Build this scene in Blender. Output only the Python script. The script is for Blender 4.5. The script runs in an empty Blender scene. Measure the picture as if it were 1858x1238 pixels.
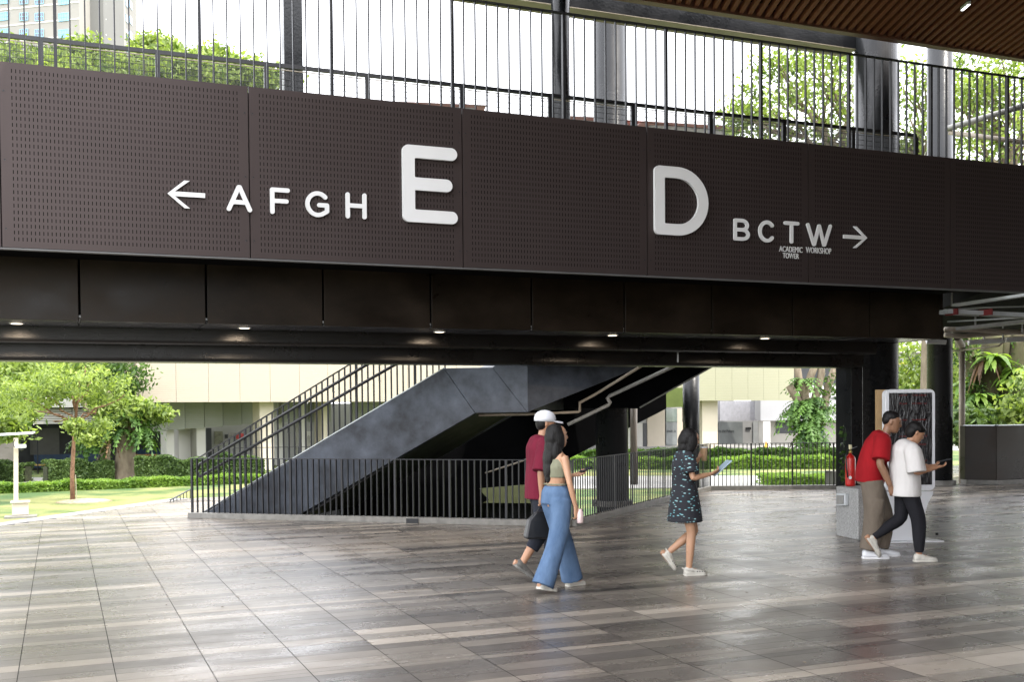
import bpy, bmesh, math, random
import numpy as np
from mathutils import Vector, Matrix
random.seed(7); RNG = np.random.default_rng(7)
S = bpy.context.scene
COL = S.collection
# ---------------------------------------------------------------- camera
F_PX, PITCH, ROLL, YAW, CY = 1980.95, -0.02283647, -0.00845369, 0.39227533, 789.344   # measured in the 1858 px photograph
CAMP = Vector((0, 0, 1.74))
fw = Vector((math.sin(YAW)*math.cos(PITCH), math.cos(YAW)*math.cos(PITCH), math.sin(PITCH)))
rt = Vector((math.cos(YAW), -math.sin(YAW), 0)); up = rt.cross(fw)
Rv = math.cos(ROLL)*rt + math.sin(ROLL)*up
Uv = -math.sin(ROLL)*rt + math.cos(ROLL)*up
cam = bpy.data.cameras.new('camera'); camo = bpy.data.objects.new('camera', cam); COL.objects.link(camo)
M = Matrix.Identity(4)
for i in range(3):
    M[i][0] = Rv[i]; M[i][1] = Uv[i]; M[i][2] = -fw[i]; M[i][3] = CAMP[i]
camo.matrix_world = M
cam.sensor_width = 36; cam.lens = F_PX/1858*36; cam.shift_y = (CY-619)/1858
cam.clip_start = 0.1; cam.clip_end = 2000
S.camera = camo
# ---------------------------------------------------------------- world, sun, exposure
SUN_EL, SUN_AZ = math.radians(60), math.radians(134)     # azimuth clockwise from +Y
W = bpy.data.worlds.new('World'); S.world = W; W.use_nodes = True
nt = W.node_tree; nt.nodes.clear()
sky = nt.nodes.new('ShaderNodeTexSky'); sky.sky_type = 'NISHITA'; sky.sun_disc = False
sky.sun_elevation = SUN_EL; sky.sun_rotation = SUN_AZ; sky.dust_density = 4; sky.air_density = 1.2
mixw = nt.nodes.new('ShaderNodeMix'); mixw.data_type = 'RGBA'; mixw.inputs[0].default_value = 0.65
mixw.inputs[7].default_value = (18.8, 18.8, 19.4, 1)         # bright tropical haze over the blue
bg = nt.nodes.new('ShaderNodeBackground'); bg.inputs[1].default_value = 0.15
ow = nt.nodes.new('ShaderNodeOutputWorld')
nt.links.new(sky.outputs[0], mixw.inputs[6]); nt.links.new(mixw.outputs[2], bg.inputs[0]); nt.links.new(bg.outputs[0], ow.inputs[0])
sl = bpy.data.lights.new('sun', 'SUN'); sl.energy = 2.1; sl.angle = math.radians(0.6); sl.color = (1, .95, .86)
so = bpy.data.objects.new('sun', sl); COL.objects.link(so)
sd = Vector((math.sin(SUN_AZ)*math.cos(SUN_EL), math.cos(SUN_AZ)*math.cos(SUN_EL), math.sin(SUN_EL)))
so.rotation_euler = (-sd).to_track_quat('-Z', 'Y').to_euler()
S.view_settings.view_transform = 'Standard'; S.view_settings.look = 'None'
S.view_settings.exposure = 1.3; S.view_settings.gamma = 1
S.render.engine = 'CYCLES'
S.cycles.max_bounces = 8; S.cycles.diffuse_bounces = 4; S.cycles.glossy_bounces = 3; S.cycles.transparent_max_bounces = 8
S.cycles.sample_clamp_indirect = 6

# ---------------------------------------------------------------- measuring helpers (photo pixel + a known plane -> point in the world)
def ray(x, y): return fw + Rv*((x-929)/F_PX) - Uv*((y-CY)/F_PX)
def G(x, y, z=0.0):
    d = ray(x, y); return CAMP + d*((z-CAMP.z)/d.z)
def ZP(x, y, Z): return CAMP + ray(x, y)*Z                   # at distance Z along the view
def PL(x, y, p, n):
    d = ray(x, y); return CAMP + d*((Vector(p)-CAMP).dot(n)/d.dot(n))
def V(*a): return Vector(a)
FY = -0.00651
FN = V(-math.sin(FY), math.cos(FY), 0); FD = V(math.cos(FY), math.sin(FY), 0)   # bridge direction
FP = V(6.65, 11.745, 0)                                                         # a point of the fascia plane
def BR(x, off, z):   # bridge frame: x along, off behind the fascia
    return V(x, 11.745 + FY*(x-6.65) + off, z)
def BP(px, py, off): return PL(px, py, FP + FN*off, FN)

# ---------------------------------------------------------------- mesh helpers
class MB:
    def __init__(s): s.v = []; s.f = []; s.tone = None
    def add(s, vs, fs):
        b = len(s.v); s.v += [tuple(p) for p in vs]; s.f += [tuple(i+b for i in f) for f in fs]; return s
    def hexa(s, lo, hi):      # lo, hi: 4 points each, same order (counter-clockwise seen from above)
        return s.add(list(lo)+list(hi), [(3,2,1,0),(4,5,6,7),(0,1,5,4),(1,2,6,5),(2,3,7,6),(3,0,4,7)])
    def box(s, x0, x1, y0, y1, z0, z1):
        return s.hexa([(x0,y0,z0),(x1,y0,z0),(x1,y1,z0),(x0,y1,z0)], [(x0,y0,z1),(x1,y0,z1),(x1,y1,z1),(x0,y1,z1)])
    def bar(s, a, b, w, h, upv=None):    # rectangular bar from a to b; w sideways, h along the up vector
        a = Vector(a); b = Vector(b); d = (b-a).normalized()
        u0 = Vector(upv) if upv else (V(0,0,1) if abs(d.z) < .9 else V(0,1,0))
        l = u0.cross(d).normalized(); u = d.cross(l).normalized()
        c = [(-1,-1),(1,-1),(1,1),(-1,1)]
        lo = [a + l*(p*w/2) + u*(q*h/2) for p, q in c]; hi = [b + l*(p*w/2) + u*(q*h/2) for p, q in c]
        return s.hexa(lo, hi)
    def prism(s, pts, d):     # planar polygon pushed along d
        n = len(pts); d = Vector(d); P = [Vector(p) for p in pts]
        return s.add(P+[p+d for p in P], [tuple(range(n))[::-1], tuple(range(n, 2*n))] + [(i, (i+1) % n, n+(i+1) % n, n+i) for i in range(n)])
    def tube(s, pts, rs, n=8, cap=True):
        pts = [Vector(p) for p in pts]
        if not hasattr(rs, '__len__'): rs = [rs]*len(pts)
        rings = []; l = None
        for i, p in enumerate(pts):
            d = (pts[min(i+1, len(pts)-1)] - pts[max(i-1, 0)]).normalized()
            if l is None:
                l = d.orthogonal().normalized()
            l = (l - d*l.dot(d)).normalized(); u = d.cross(l)
            rings.append([p + (l*math.cos(2*math.pi*k/n) + u*math.sin(2*math.pi*k/n))*rs[i] for k in range(n)])
        vs = [q for r in rings for q in r]; fs = []
        for i in range(len(pts)-1):
            for k in range(n): fs.append((i*n+k, i*n+(k+1) % n, (i+1)*n+(k+1) % n, (i+1)*n+k))
        if cap: fs += [tuple(range(n))[::-1], tuple((len(pts)-1)*n+k for k in range(n))]
        return s.add(vs, fs)
    def cyl(s, x, y, z0, z1, r, n=40): return s.tube([(x,y,z0),(x,y,z1)], r, n)
    def loft(s, rings):   # rings: list of equal-length point lists, closed, capped
        n = len(rings[0]); vs = [q for r in rings for q in r]; fs = []
        for i in range(len(rings)-1):
            for k in range(n): fs.append((i*n+k, i*n+(k+1) % n, (i+1)*n+(k+1) % n, (i+1)*n+k))
        fs += [tuple(range(n))[::-1], tuple((len(rings)-1)*n+k for k in range(n))]
        return s.add(vs, fs)
    def lathe(s, prof, c, n=24, ax=None):
        c = Vector(c)
        return s.loft([[c+V(r*math.cos(2*math.pi*k/n), r*math.sin(2*math.pi*k/n), z) for k in range(n)] for r, z in prof])
    def ell(s, c, r, n=16, m=10, rot=None):
        c = Vector(c); rings = []
        for i in range(1, m):
            t = math.pi*i/m
            ring = []
            for k in range(n):
                p = V(r[0]*math.sin(t)*math.cos(2*math.pi*k/n), r[1]*math.sin(t)*math.sin(2*math.pi*k/n), -r[2]*math.cos(t))
                ring.append(c + (rot @ p if rot else p))
            rings.append(ring)
        return s.loft(rings)
    def build(s, name, mat, parent=None, smooth=False, bevel=0, solid=0):
        me = bpy.data.meshes.new(name); me.from_pydata(s.v, [], s.f); me.update()
        bm = bmesh.new(); bm.from_mesh(me); bmesh.ops.recalc_face_normals(bm, faces=bm.faces); bm.to_mesh(me); bm.free()
        return link(name, me, mat, parent, smooth, bevel)
def link(name, me, mat, parent=None, smooth=False, bevel=0):
    me.materials.append(mat)
    if smooth: me.shade_smooth()
    o = bpy.data.objects.new(name, me); COL.objects.link(o)
    if parent is not None:
        o.parent = parent; o.matrix_parent_inverse = WM(parent).inverted()
    if bevel:
        b = o.modifiers.new('bevel', 'BEVEL'); b.width = bevel; b.segments = 2; b.limit_method = 'ANGLE'; b.harden_normals = False
    return o
def WM(o):
    m = Matrix.LocRotScale(o.location, o.rotation_euler, o.scale)
    return (WM(o.parent) @ o.matrix_parent_inverse @ m) if o.parent else m
def tag(o, label=None, cat=None, group=None, kind=None):
    if label: o['label'] = label
    if cat: o['category'] = cat
    if group: o['group'] = group
    if kind: o['kind'] = kind
    return o
def thing(name, label, cat, loc=(0,0,0), rz=0, group=None):
    o = bpy.data.objects.new(name, None); COL.objects.link(o); o.empty_display_size = .2
    o.location = loc; o.rotation_euler = (0,0,rz)
    return tag(o, label, cat, group)
def copy_tree(o, parent=None):
    c = o.copy(); COL.objects.link(c)
    if parent is not None: c.parent = parent
    for ch in list(o.children): copy_tree(ch, c)
    return c
def bulk(name, verts, faces, mat, parent=None, tone=None, smooth=False):
    # fast mesh from numpy arrays; faces (n,4); tone: one float per face, kept as a face attribute
    me = bpy.data.meshes.new(name)
    nv, nf = len(verts), len(faces)
    me.vertices.add(nv); me.vertices.foreach_set('co', np.asarray(verts, np.float32).ravel())
    me.loops.add(nf*4); me.loops.foreach_set('vertex_index', np.asarray(faces, np.int32).ravel())
    me.polygons.add(nf); me.polygons.foreach_set('loop_start', np.arange(0, nf*4, 4, dtype=np.int32))
    try: me.polygons.foreach_set('loop_total', np.full(nf, 4, np.int32))
    except Exception: pass
    if tone is not None:
        a = me.attributes.new('tone', 'FLOAT', 'FACE'); a.data.foreach_set('value', np.asarray(tone, np.float32))
    me.update(calc_edges=True)
    return link(name, me, mat, parent, smooth)

# ---------------------------------------------------------------- materials
def newmat(name):
    m = bpy.data.materials.new(name); m.use_nodes = True; n = m.node_tree
    return m, n, n.nodes['Principled BSDF']
def setp(p, **k):
    for a, b in k.items():
        if a in p.inputs: p.inputs[a].default_value = b
def MAT(name, col, rough=.6, metal=0, var=.15, scale=3, bump=0, bscale=60, spec=.5, stretch=(1,1,1), rvar=0, col2=None, bd=.01):
    m, n, p = newmat(name); N = n.nodes; L = n.links
    tc = N.new('ShaderNodeTexCoord'); mp = N.new('ShaderNodeMapping'); mp.inputs['Scale'].default_value = stretch
    L.new(tc.outputs['Object'], mp.inputs[0])
    no = N.new('ShaderNodeTexNoise'); no.inputs['Scale'].default_value = scale; no.inputs['Detail'].default_value = 6; no.inputs['Roughness'].default_value = .62
    L.new(mp.outputs[0], no.inputs[0])
    mx = N.new('ShaderNodeMix'); mx.data_type = 'RGBA'
    c = np.array(col[:3])
    lo = np.clip(c*(1-var), 0, 1) if col2 is None else c
    hi = np.clip(c*(1+var), 0, 1) if col2 is None else np.array(col2)
    mx.inputs[6].default_value = (*lo, 1); mx.inputs[7].default_value = (*hi, 1)
    cr = N.new('ShaderNodeMapRange'); cr.inputs[1].default_value = .3; cr.inputs[2].default_value = .7
    L.new(no.outputs[0], cr.inputs[0]); L.new(cr.outputs[0], mx.inputs[0]); L.new(mx.outputs[2], p.inputs['Base Color'])
    setp(p, Roughness=rough, Metallic=metal, **{'Specular IOR Level': spec})
    if rvar:
        mr = N.new('ShaderNodeMapRange'); mr.inputs[1].default_value = .3; mr.inputs[2].default_value = .7
        mr.inputs[3].default_value = max(.03, rough-rvar); mr.inputs[4].default_value = min(1, rough+rvar)
        L.new(no.outputs[0], mr.inputs[0]); L.new(mr.outputs[0], p.inputs['Roughness'])
    if bump:
        n2 = N.new('ShaderNodeTexNoise'); n2.inputs['Scale'].default_value = bscale; n2.inputs['Detail'].default_value = 4
        L.new(mp.outputs[0], n2.inputs[0])
        b = N.new('ShaderNodeBump'); b.inputs['Strength'].default_value = bump; b.inputs['Distance'].default_value = bd
        L.new(n2.outputs[0], b.inputs['Height']); L.new(b.outputs[0], p.inputs['Normal'])
    return m
def LEAF(name, lo, hi, trans=.45, rough=.5):
    m, n, p = newmat(name); N = n.nodes; L = n.links
    at = N.new('ShaderNodeAttribute'); at.attribute_name = 'tone'
    mx = N.new('ShaderNodeMix'); mx.data_type = 'RGBA'; mx.inputs[6].default_value = (*lo, 1); mx.inputs[7].default_value = (*hi, 1)
    L.new(at.outputs['Fac'], mx.inputs[0]); L.new(mx.outputs[2], p.inputs['Base Color'])
    setp(p, Roughness=rough, **{'Specular IOR Level': .3})
    tr = N.new('ShaderNodeBsdfTranslucent')
    br = N.new('ShaderNodeMix'); br.data_type = 'RGBA'; br.blend_type = 'MULTIPLY'; br.inputs[0].default_value = 1
    br.inputs[7].default_value = (1.25, 1.3, .5, 1); L.new(mx.outputs[2], br.inputs[6]); L.new(br.outputs[2], tr.inputs[0])
    ms = N.new('ShaderNodeMixShader'); ms.inputs[0].default_value = trans
    out = N['Material Output']
    L.new(p.outputs[0], ms.inputs[1]); L.new(tr.outputs[0], ms.inputs[2]); L.new(ms.outputs[0], out.inputs[0])
    return m
def EMIT(name, col, s):
    m, n, p = newmat(name); setp(p, **{'Base Color': (*col, 1), 'Emission Color': (*col, 1), 'Emission Strength': s}); return m
m_black = MAT('black_painted_concrete', (.010,.0105,.012), .42, var=.35, scale=2.2, bump=.25, bscale=14, rvar=.12)
m_column = MAT('dark_textured_paint', (.011,.012,.0135), .3, var=.2, scale=2, bump=.35, bscale=26, rvar=.1, spec=.32)
m_beam = MAT('dark_gloss_beam', (.005,.0045,.004), .3, var=.3, scale=3, bump=.3, bscale=90, rvar=.06, spec=.4)
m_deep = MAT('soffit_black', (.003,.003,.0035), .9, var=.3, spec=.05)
m_string = MAT('blue_black_plaster', (.010,.012,.017), .5, var=.3, scale=1.7, bump=.25, bscale=5, rvar=.1, spec=.3, col2=(.10,.115,.145))
m_recess = MAT('bronze_cladding', (.017,.012,.008), .36, var=.6, scale=1.3, bump=.05, bscale=4, rvar=.12, stretch=(1,1,1.6), metal=.1, spec=.2)
m_soffit = MAT('grey_black_soffit_panel', (.05,.052,.062), .2, var=.25, scale=3, rvar=.06, spec=.8)
m_metal = MAT('charcoal_metal', (.018,.019,.021), .36, metal=.5, var=.2, scale=6)
m_rail = MAT('charcoal_rail_paint', (.020,.021,.024), .45, metal=.3, var=.2, scale=8)
m_galv = MAT('silver_edge_metal', (.42,.45,.48), .3, metal=.8, var=.15, scale=8)
m_kerb = MAT('grey_kerb_stone', (.17,.165,.15), .55, var=.25, scale=9, bump=.1)
m_cream = MAT('cream_plaster', (.46,.41,.33), .7, var=.05, scale=.6, bump=.02)
m_white = MAT('white_plaster', (.50,.49,.46), .7, var=.05, scale=.5)
m_gwall = MAT('pale_grey_wall', (.27,.27,.265), .6, var=.08, scale=.5)
m_dark = MAT('dark_interior', (.02,.022,.026), .5, var=.4, scale=.7)
m_blue = MAT('navy_wall_panel', (.02,.05,.11), .5, var=.2)
m_conc = MAT('terrazzo_concrete', (.30,.30,.29), .75, var=.55, scale=70, bump=.3, bscale=120)
m_letter = MAT('white_letter_enamel', (.66,.66,.66), .35, var=.02, scale=4)
m_signw = MAT('kiosk_white_shell', (.66,.67,.69), .25, var=.03, scale=1)
m_tan = MAT('tan_pipe_paint', (.34,.29,.23), .5, var=.15, scale=4)
m_pipe = MAT('grey_service_pipe', (.27,.265,.25), .45, var=.2, scale=5)
m_lgrey = MAT('pale_grey_tray', (.5,.52,.53), .4, var=.12, scale=4)
m_red = MAT('red_enamel', (.42,.012,.01), .28, var=.12, scale=4)
m_wood = MAT('roof_slat_timber', (.21,.072,.045), .7, var=.12, scale=.6, spec=.12)
m_wood2 = MAT('roof_edge_board', (.16,.075,.055), .5, var=.2, scale=2)
m_bark = MAT('rough_bark', (.10,.075,.05), .9, var=.5, scale=5, bump=1, bscale=9, stretch=(1,1,.35), col2=(.20,.165,.115))
m_barkr = MAT('reddish_young_bark', (.16,.085,.05), .85, var=.4, scale=8, bump=.6, bscale=20)
m_barkm = MAT('mossy_bark', (.05,.037,.023), .9, scale=3, bump=1, bscale=8, stretch=(1,1,.4), col2=(.095,.10,.035))
m_leafA = LEAF('bright_leaf', (.05,.095,.016), (.32,.40,.13), .5)
m_leafB = LEAF('deep_leaf', (.014,.04,.010), (.09,.165,.03), .35)
m_leafC = LEAF('hedge_leaf', (.022,.05,.015), (.13,.20,.06), .3)
m_leafD = LEAF('fern_frond', (.018,.055,.012), (.11,.21,.04), .35)
m_leafE = LEAF('lime_ground_leaf', (.055,.13,.014), (.24,.36,.07), .4)
m_dead = LEAF('dry_frond', (.07,.04,.02), (.17,.10,.05), .2)
m_glass = MAT('tinted_glass', (.16,.20,.18), .08, var=.1, spec=.8)
m_glassb = MAT('blue_window_glass', (.16,.30,.42), .1, var=.2, scale=.4, spec=.8)
m_brownf = MAT('brown_curtain_glass', (.15,.12,.14), .3, var=.3)
m_redroof = MAT('red_clay_roof', (.36,.15,.12), .8, var=.12, scale=.4)
# ================================================================ GROUND AND PLAZA FLOOR
def flat(name, pts, z, mat):
    return tag(MB().prism([(x, y, z) for x, y in pts], (0,0,-.03)).build(name, mat), kind='structure')
def grassmat():
    m, n, p = newmat('lawn_grass'); N = n.nodes; L = n.links
    tc = N.new('ShaderNodeTexCoord')
    a = N.new('ShaderNodeTexNoise'); a.inputs['Scale'].default_value = .55; a.inputs['Detail'].default_value = 8
    b = N.new('ShaderNodeTexNoise'); b.inputs['Scale'].default_value = 22; b.inputs['Detail'].default_value = 5
    L.new(tc.outputs['Object'], a.inputs[0]); L.new(tc.outputs['Object'], b.inputs[0])
    r = N.new('ShaderNodeValToRGB'); r.color_ramp.elements[0].position = .4; r.color_ramp.elements[1].position = .6
    r.color_ramp.elements[0].color = (.04,.09,.012,1); r.color_ramp.elements[1].color = (.21,.22,.07,1)  # noise ramp paints sun and shade patches into the grass colour
    L.new(a.outputs[0], r.inputs[0])
    x = N.new('ShaderNodeMix'); x.data_type = 'RGBA'; x.blend_type = 'MULTIPLY'; x.inputs[0].default_value = .6
    r2 = N.new('ShaderNodeValToRGB'); r2.color_ramp.elements[0].position = .35; r2.color_ramp.elements[0].color = (.45,.5,.4,1); r2.color_ramp.elements[1].position = .65; r2.color_ramp.elements[1].color = (1.15,1.1,1,1)
    L.new(b.outputs[0], r2.inputs[0]); L.new(r.outputs[0], x.inputs[6]); L.new(r2.outputs[0], x.inputs[7])
    L.new(x.outputs[2], p.inputs['Base Color']); setp(p, Roughness=.9)
    bp = N.new('ShaderNodeBump'); bp.inputs['Strength'].default_value = .8; bp.inputs['Distance'].default_value = .04
    L.new(b.outputs[0], bp.inputs['Height']); L.new(bp.outputs[0], p.inputs['Normal'])
    return m
m_grass = grassmat()
m_road = MAT('pale_concrete_road', (.24,.235,.22), .85, var=.12, scale=2, bump=.1)
m_under = MAT('dark_joint_bed', (.035,.033,.03), .9)
GZ = -1.2
tag(MB().box(-600,700,-300,900,GZ-.5,GZ).build('ground', m_grass), kind='structure')

def tilemat():
    m, n, p = newmat('granite_plank_tiles'); N = n.nodes; L = n.links
    at = N.new('ShaderNodeAttribute'); at.attribute_name = 'tone'
    tc = N.new('ShaderNodeTexCoord')
    mp = N.new('ShaderNodeMapping'); mp.inputs['Scale'].default_value = (1.8, 3.0, 1)
    L.new(tc.outputs['Object'], mp.inputs[0])
    st = N.new('ShaderNodeTexNoise'); st.inputs['Scale'].default_value = 1.6; st.inputs['Detail'].default_value = 7; st.inputs['Roughness'].default_value = .6
    L.new(mp.outputs[0], st.inputs[0])
    sp = N.new('ShaderNodeTexNoise'); sp.inputs['Scale'].default_value = 190; sp.inputs['Detail'].default_value = 2
    L.new(tc.outputs['Object'], sp.inputs[0])
    cl = N.new('ShaderNodeTexNoise'); cl.inputs['Scale'].default_value = .9; cl.inputs['Detail'].default_value = 5
    L.new(mp.outputs[0], cl.inputs[0])
    r = N.new('ShaderNodeValToRGB'); e = r.color_ramp.elements
    e[0].position = 0; e[0].color = (.045,.041,.038,1); e[1].position = 1; e[1].color = (.47,.415,.35,1)
    for q, c in ((.25,(.088,.077,.067,1)), (.5,(.15,.131,.110,1)), (.75,(.265,.228,.186,1))):
        k = e.new(q); k.color = c
    ad = N.new('ShaderNodeMath'); ad.operation = 'MULTIPLY_ADD'; ad.inputs[1].default_value = .2; L.new(st.outputs[0], ad.inputs[0])
    sb = N.new('ShaderNodeMath'); sb.operation = 'SUBTRACT'; sb.inputs[1].default_value = .10; L.new(at.outputs['Fac'], sb.inputs[0])
    L.new(sb.outputs[0], ad.inputs[2]); L.new(ad.outputs[0], r.inputs[0])
    x = N.new('ShaderNodeMix'); x.data_type = 'RGBA'; x.blend_type = 'MULTIPLY'; x.inputs[0].default_value = 1
    mr = N.new('ShaderNodeMapRange'); mr.inputs[1].default_value = .35; mr.inputs[2].default_value = .65; mr.inputs[3].default_value = .84; mr.inputs[4].default_value = 1.14
    L.new(sp.outputs[0], mr.inputs[0]); L.new(r.outputs[0], x.inputs[6])
    cb = N.new('ShaderNodeCombineColor')
    for i in range(3): L.new(mr.outputs[0], cb.inputs[i])
    L.new(cb.outputs[0], x.inputs[7]); L.new(x.outputs[2], p.inputs['Base Color'])
    rr = N.new('ShaderNodeMapRange'); rr.inputs[1].default_value = .3; rr.inputs[2].default_value = .7; rr.inputs[3].default_value = .2; rr.inputs[4].default_value = .38
    L.new(cl.outputs[0], rr.inputs[0]); L.new(rr.outputs[0], p.inputs['Roughness'])
    setp(p, **{'Specular IOR Level': .7})
    bp = N.new('ShaderNodeBump'); bp.inputs['Strength'].default_value = .12; bp.inputs['Distance'].default_value = .004
    L.new(sp.outputs[0], bp.inputs['Height']); L.new(bp.outputs[0], p.inputs['Normal'])
    return m
m_tile = tilemat()
# plaza outline (world metres)
c0 = G(345,941); c1 = G(1045,948); c2 = G(1285,890); c3 = G(1535,888)
lb0 = G(0,955); lb1 = G(345,905)
far = V(*c1)
PLAZA = [(-9,-14), (34,-14), (34,24.4), (19.4,24.4), (18.6,19.2), (17.2,19.4), (c3.x+.1,c3.y+.12), (c2.x,c2.y+.12), (c1.x,c1.y+.12),
         (c0.x+.25,c0.y+.3), (lb1.x+3.2,lb1.y+.6), (lb1.x,lb1.y), (lb0.x,lb0.y), (-9, lb0.y-(lb1.y-lb0.y)/(lb1.x-lb0.x)*(lb0.x+9)+.2)]
PP = np.array(PLAZA)
def inside(x, y):
    x = np.asarray(x); y = np.asarray(y); r = np.zeros(x.shape, bool)
    for i in range(len(PP)):
        (x1, y1), (x2, y2) = PP[i], PP[(i+1) % len(PP)]
        if y1 == y2: continue
        c = ((y1 > y) != (y2 > y)) & (x < (x2-x1)*(y-y1)/(y2-y1)+x1); r ^= c
    return r
def clip_poly(poly, x0, x1, y0, y1):
    for ax, lim, sgn in ((0,x0,1), (0,x1,-1), (1,y0,1), (1,y1,-1)):
        out = []
        for i in range(len(poly)):
            a, b = poly[i], poly[(i+1) % len(poly)]
            ia, ib = (a[ax]-lim)*sgn >= 0, (b[ax]-lim)*sgn >= 0
            if ia: out.append(a)
            if ia != ib:
                t = (lim-a[ax])/(b[ax]-a[ax]); out.append((a[0]+(b[0]-a[0])*t, a[1]+(b[1]-a[1])*t))
        poly = out
        if not poly: return []
    return poly
tag(MB().prism([(x, y, -.006) for x, y in PLAZA], (0,0,-.9)).build('plaza_slab', m_under), kind='structure')
X0 = -.288 - .6*14; gap = .0032
rs_ = []; y = -13.9
while y < 24.4:
    h = random.choice((.1,.1,.15,.15,.2,.2,.3)); rs_.append((y, y+h)); y += h
ncol = 71
vs, fs, tn = [], [], []
for (ya, yb) in rs_:
    c = 0; off = 0
    while c < ncol:
        run = random.choice((1,1,2,3,4,6,8)); base = random.choice((.14,.24,.33,.40,.47,.53,.60,.74)) + random.uniform(-.06,.06)
        for k in range(run):
            if c >= ncol: break
            xa, xb = X0+c*.6, X0+(c+1)*.6
            t = min(1, max(0, base + random.uniform(-.06,.06)))
            cor = inside([xa,xb,xb,xa], [ya,ya,yb,yb])
            g = gap if True else 0
            if cor.all():
                b = len(vs); vs += [(xa+g,ya+g*.6,0),(xb-g,ya+g*.6,0),(xb-g,yb-g*.6,0),(xa+g,yb-g*.6,0)]; fs.append((b,b+1,b+2,b+3)); tn.append(t)
            elif cor.any() or inside([(xa+xb)/2],[(ya+yb)/2])[0]:
                q = 3
                for i in range(q):     # cut tile along the plaza edge
                    pa, pb = xa+(xb-xa)*i/q, xa+(xb-xa)*(i+1)/q
                    if inside([(pa+pb)/2],[(ya+yb)/2])[0]:
                        b = len(vs); vs += [(pa,ya+g,0),(pb,ya+g,0),(pb,yb-g,0),(pa,yb-g,0)]; fs.append((b,b+1,b+2,b+3)); tn.append(t)
            c += 1
tag(bulk('plaza_floor', vs, fs, m_tile, tone=tn), kind='structure')
# edging stones along the plaza boundary hide the cut tiles
def kerb(name, pts, w, z0, z1, mat, label=None):
    mb = MB()
    for a, b in zip(pts[:-1], pts[1:]):
        a = Vector((a[0],a[1],0)); b = Vector((b[0],b[1],0)); d = (b-a); n = V(-d.y,d.x,0).normalized()*w
        mb.hexa([a+V(0,0,z0), b+V(0,0,z0), b+n+V(0,0,z0), a+n+V(0,0,z0)], [a+V(0,0,z1), b+V(0,0,z1), b+n+V(0,0,z1), a+n+V(0,0,z1)])
    return mb.build(name, mat, bevel=.004)
tag(kerb('plaza_edging', [(lb1.x,lb1.y), (lb0.x,lb0.y), (PP[-1][0],PP[-1][1])][::-1], .35, -.8, .004, m_road), kind='structure')
# roads beyond
def strip_y(name, Ya, Yb, x0, x1, z, mat): return tag(MB().box(x0,x1,Ya,Yb,z-.05,z).build(name, mat), kind='structure')
rA = [G(-200,886,GZ), G(105,884,GZ), G(118,868,GZ), G(-200,868,GZ)]
flat('footpath', [(p.x,p.y) for p in rA], GZ+.03, m_road)
rB = [G(1000,889,GZ), G(1900,880,GZ), G(1900,862,GZ), G(1000,866,GZ)]
flat('road', [(p.x,p.y) for p in rB], GZ+.03, m_road)
rC = [G(900,822,GZ), G(1900,818,GZ), G(1900,798,GZ), G(900,804,GZ)]
flat('pavement', [(p.x,p.y) for p in rC], GZ+.034, m_road)

# ================================================================ LINK BRIDGE
def perfmat():
    m, n, p = newmat('perforated_bronze_panel'); N = n.nodes; L = n.links
    def M_(op, a, b=None):
        x = N.new('ShaderNodeMath'); x.operation = op
        for i, q in enumerate((a, b)):
            if q is None: continue
            if isinstance(q, (int, float)): x.inputs[i].default_value = q
            else: L.new(q, x.inputs[i])
        return x.outputs[0]
    tc = N.new('ShaderNodeTexCoord'); sp = N.new('ShaderNodeSeparateXYZ'); L.new(tc.outputs['Object'], sp.inputs[0])
    x, z = sp.outputs[0], sp.outputs[2]
    def band(v, pitch, frac):    # 1 in the middle part of each pitch
        f = M_('FRACT', M_('DIVIDE', M_('ADD', v, pitch*500), pitch)); return M_('LESS_THAN', M_('ABSOLUTE', M_('SUBTRACT', f, .5)), frac/2)
    hole = M_('MULTIPLY', band(x, .0378, .2), band(z, .0655, .56))
    # blank margin at the four panel edges (object origin at the panel centre)
    mx_ = M_('LESS_THAN', M_('ABSOLUTE', x), 1.095); mz_ = M_('LESS_THAN', M_('ABSOLUTE', M_('ADD', z, .0)), .84)
    hole = M_('MULTIPLY', hole, M_('MULTIPLY', mx_, mz_))
    no = N.new('ShaderNodeTexNoise'); no.inputs['Scale'].default_value = 1.2; no.inputs['Detail'].default_value = 5; L.new(tc.outputs['Object'], no.inputs[0])
    c = N.new('ShaderNodeMix'); c.data_type = 'RGBA'; c.inputs[6].default_value = (.046,.035,.034,1); c.inputs[7].default_value = (.058,.045,.043,1); L.new(no.outputs[0], c.inputs[0])
    L.new(c.outputs[2], p.inputs['Base Color']); setp(p, Roughness=.42, Metallic=.4, **{'Specular IOR Level': .25})
    dk = N.new('ShaderNodeBsdfDiffuse'); dk.inputs[0].default_value = (.004,.004,.004,1)
    ms = N.new('ShaderNodeMixShader'); L.new(hole, ms.inputs[0]); L.new(p.outputs[0], ms.inputs[1]); L.new(dk.outputs[0], ms.inputs[2])
    L.new(ms.outputs[0], N['Material Output'].inputs[0])
    return m
m_perf = perfmat()
bridge = thing('link_bridge', 'long bronze clad footbridge with perforated fascia panels spanning the plaza', 'footbridge', BR(6,1.3,3.3))
PW = 2.386; PZ0, PZ1 = 3.372, 5.175
jx = [-.498 + PW*i for i in range(-1, 8)]
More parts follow.
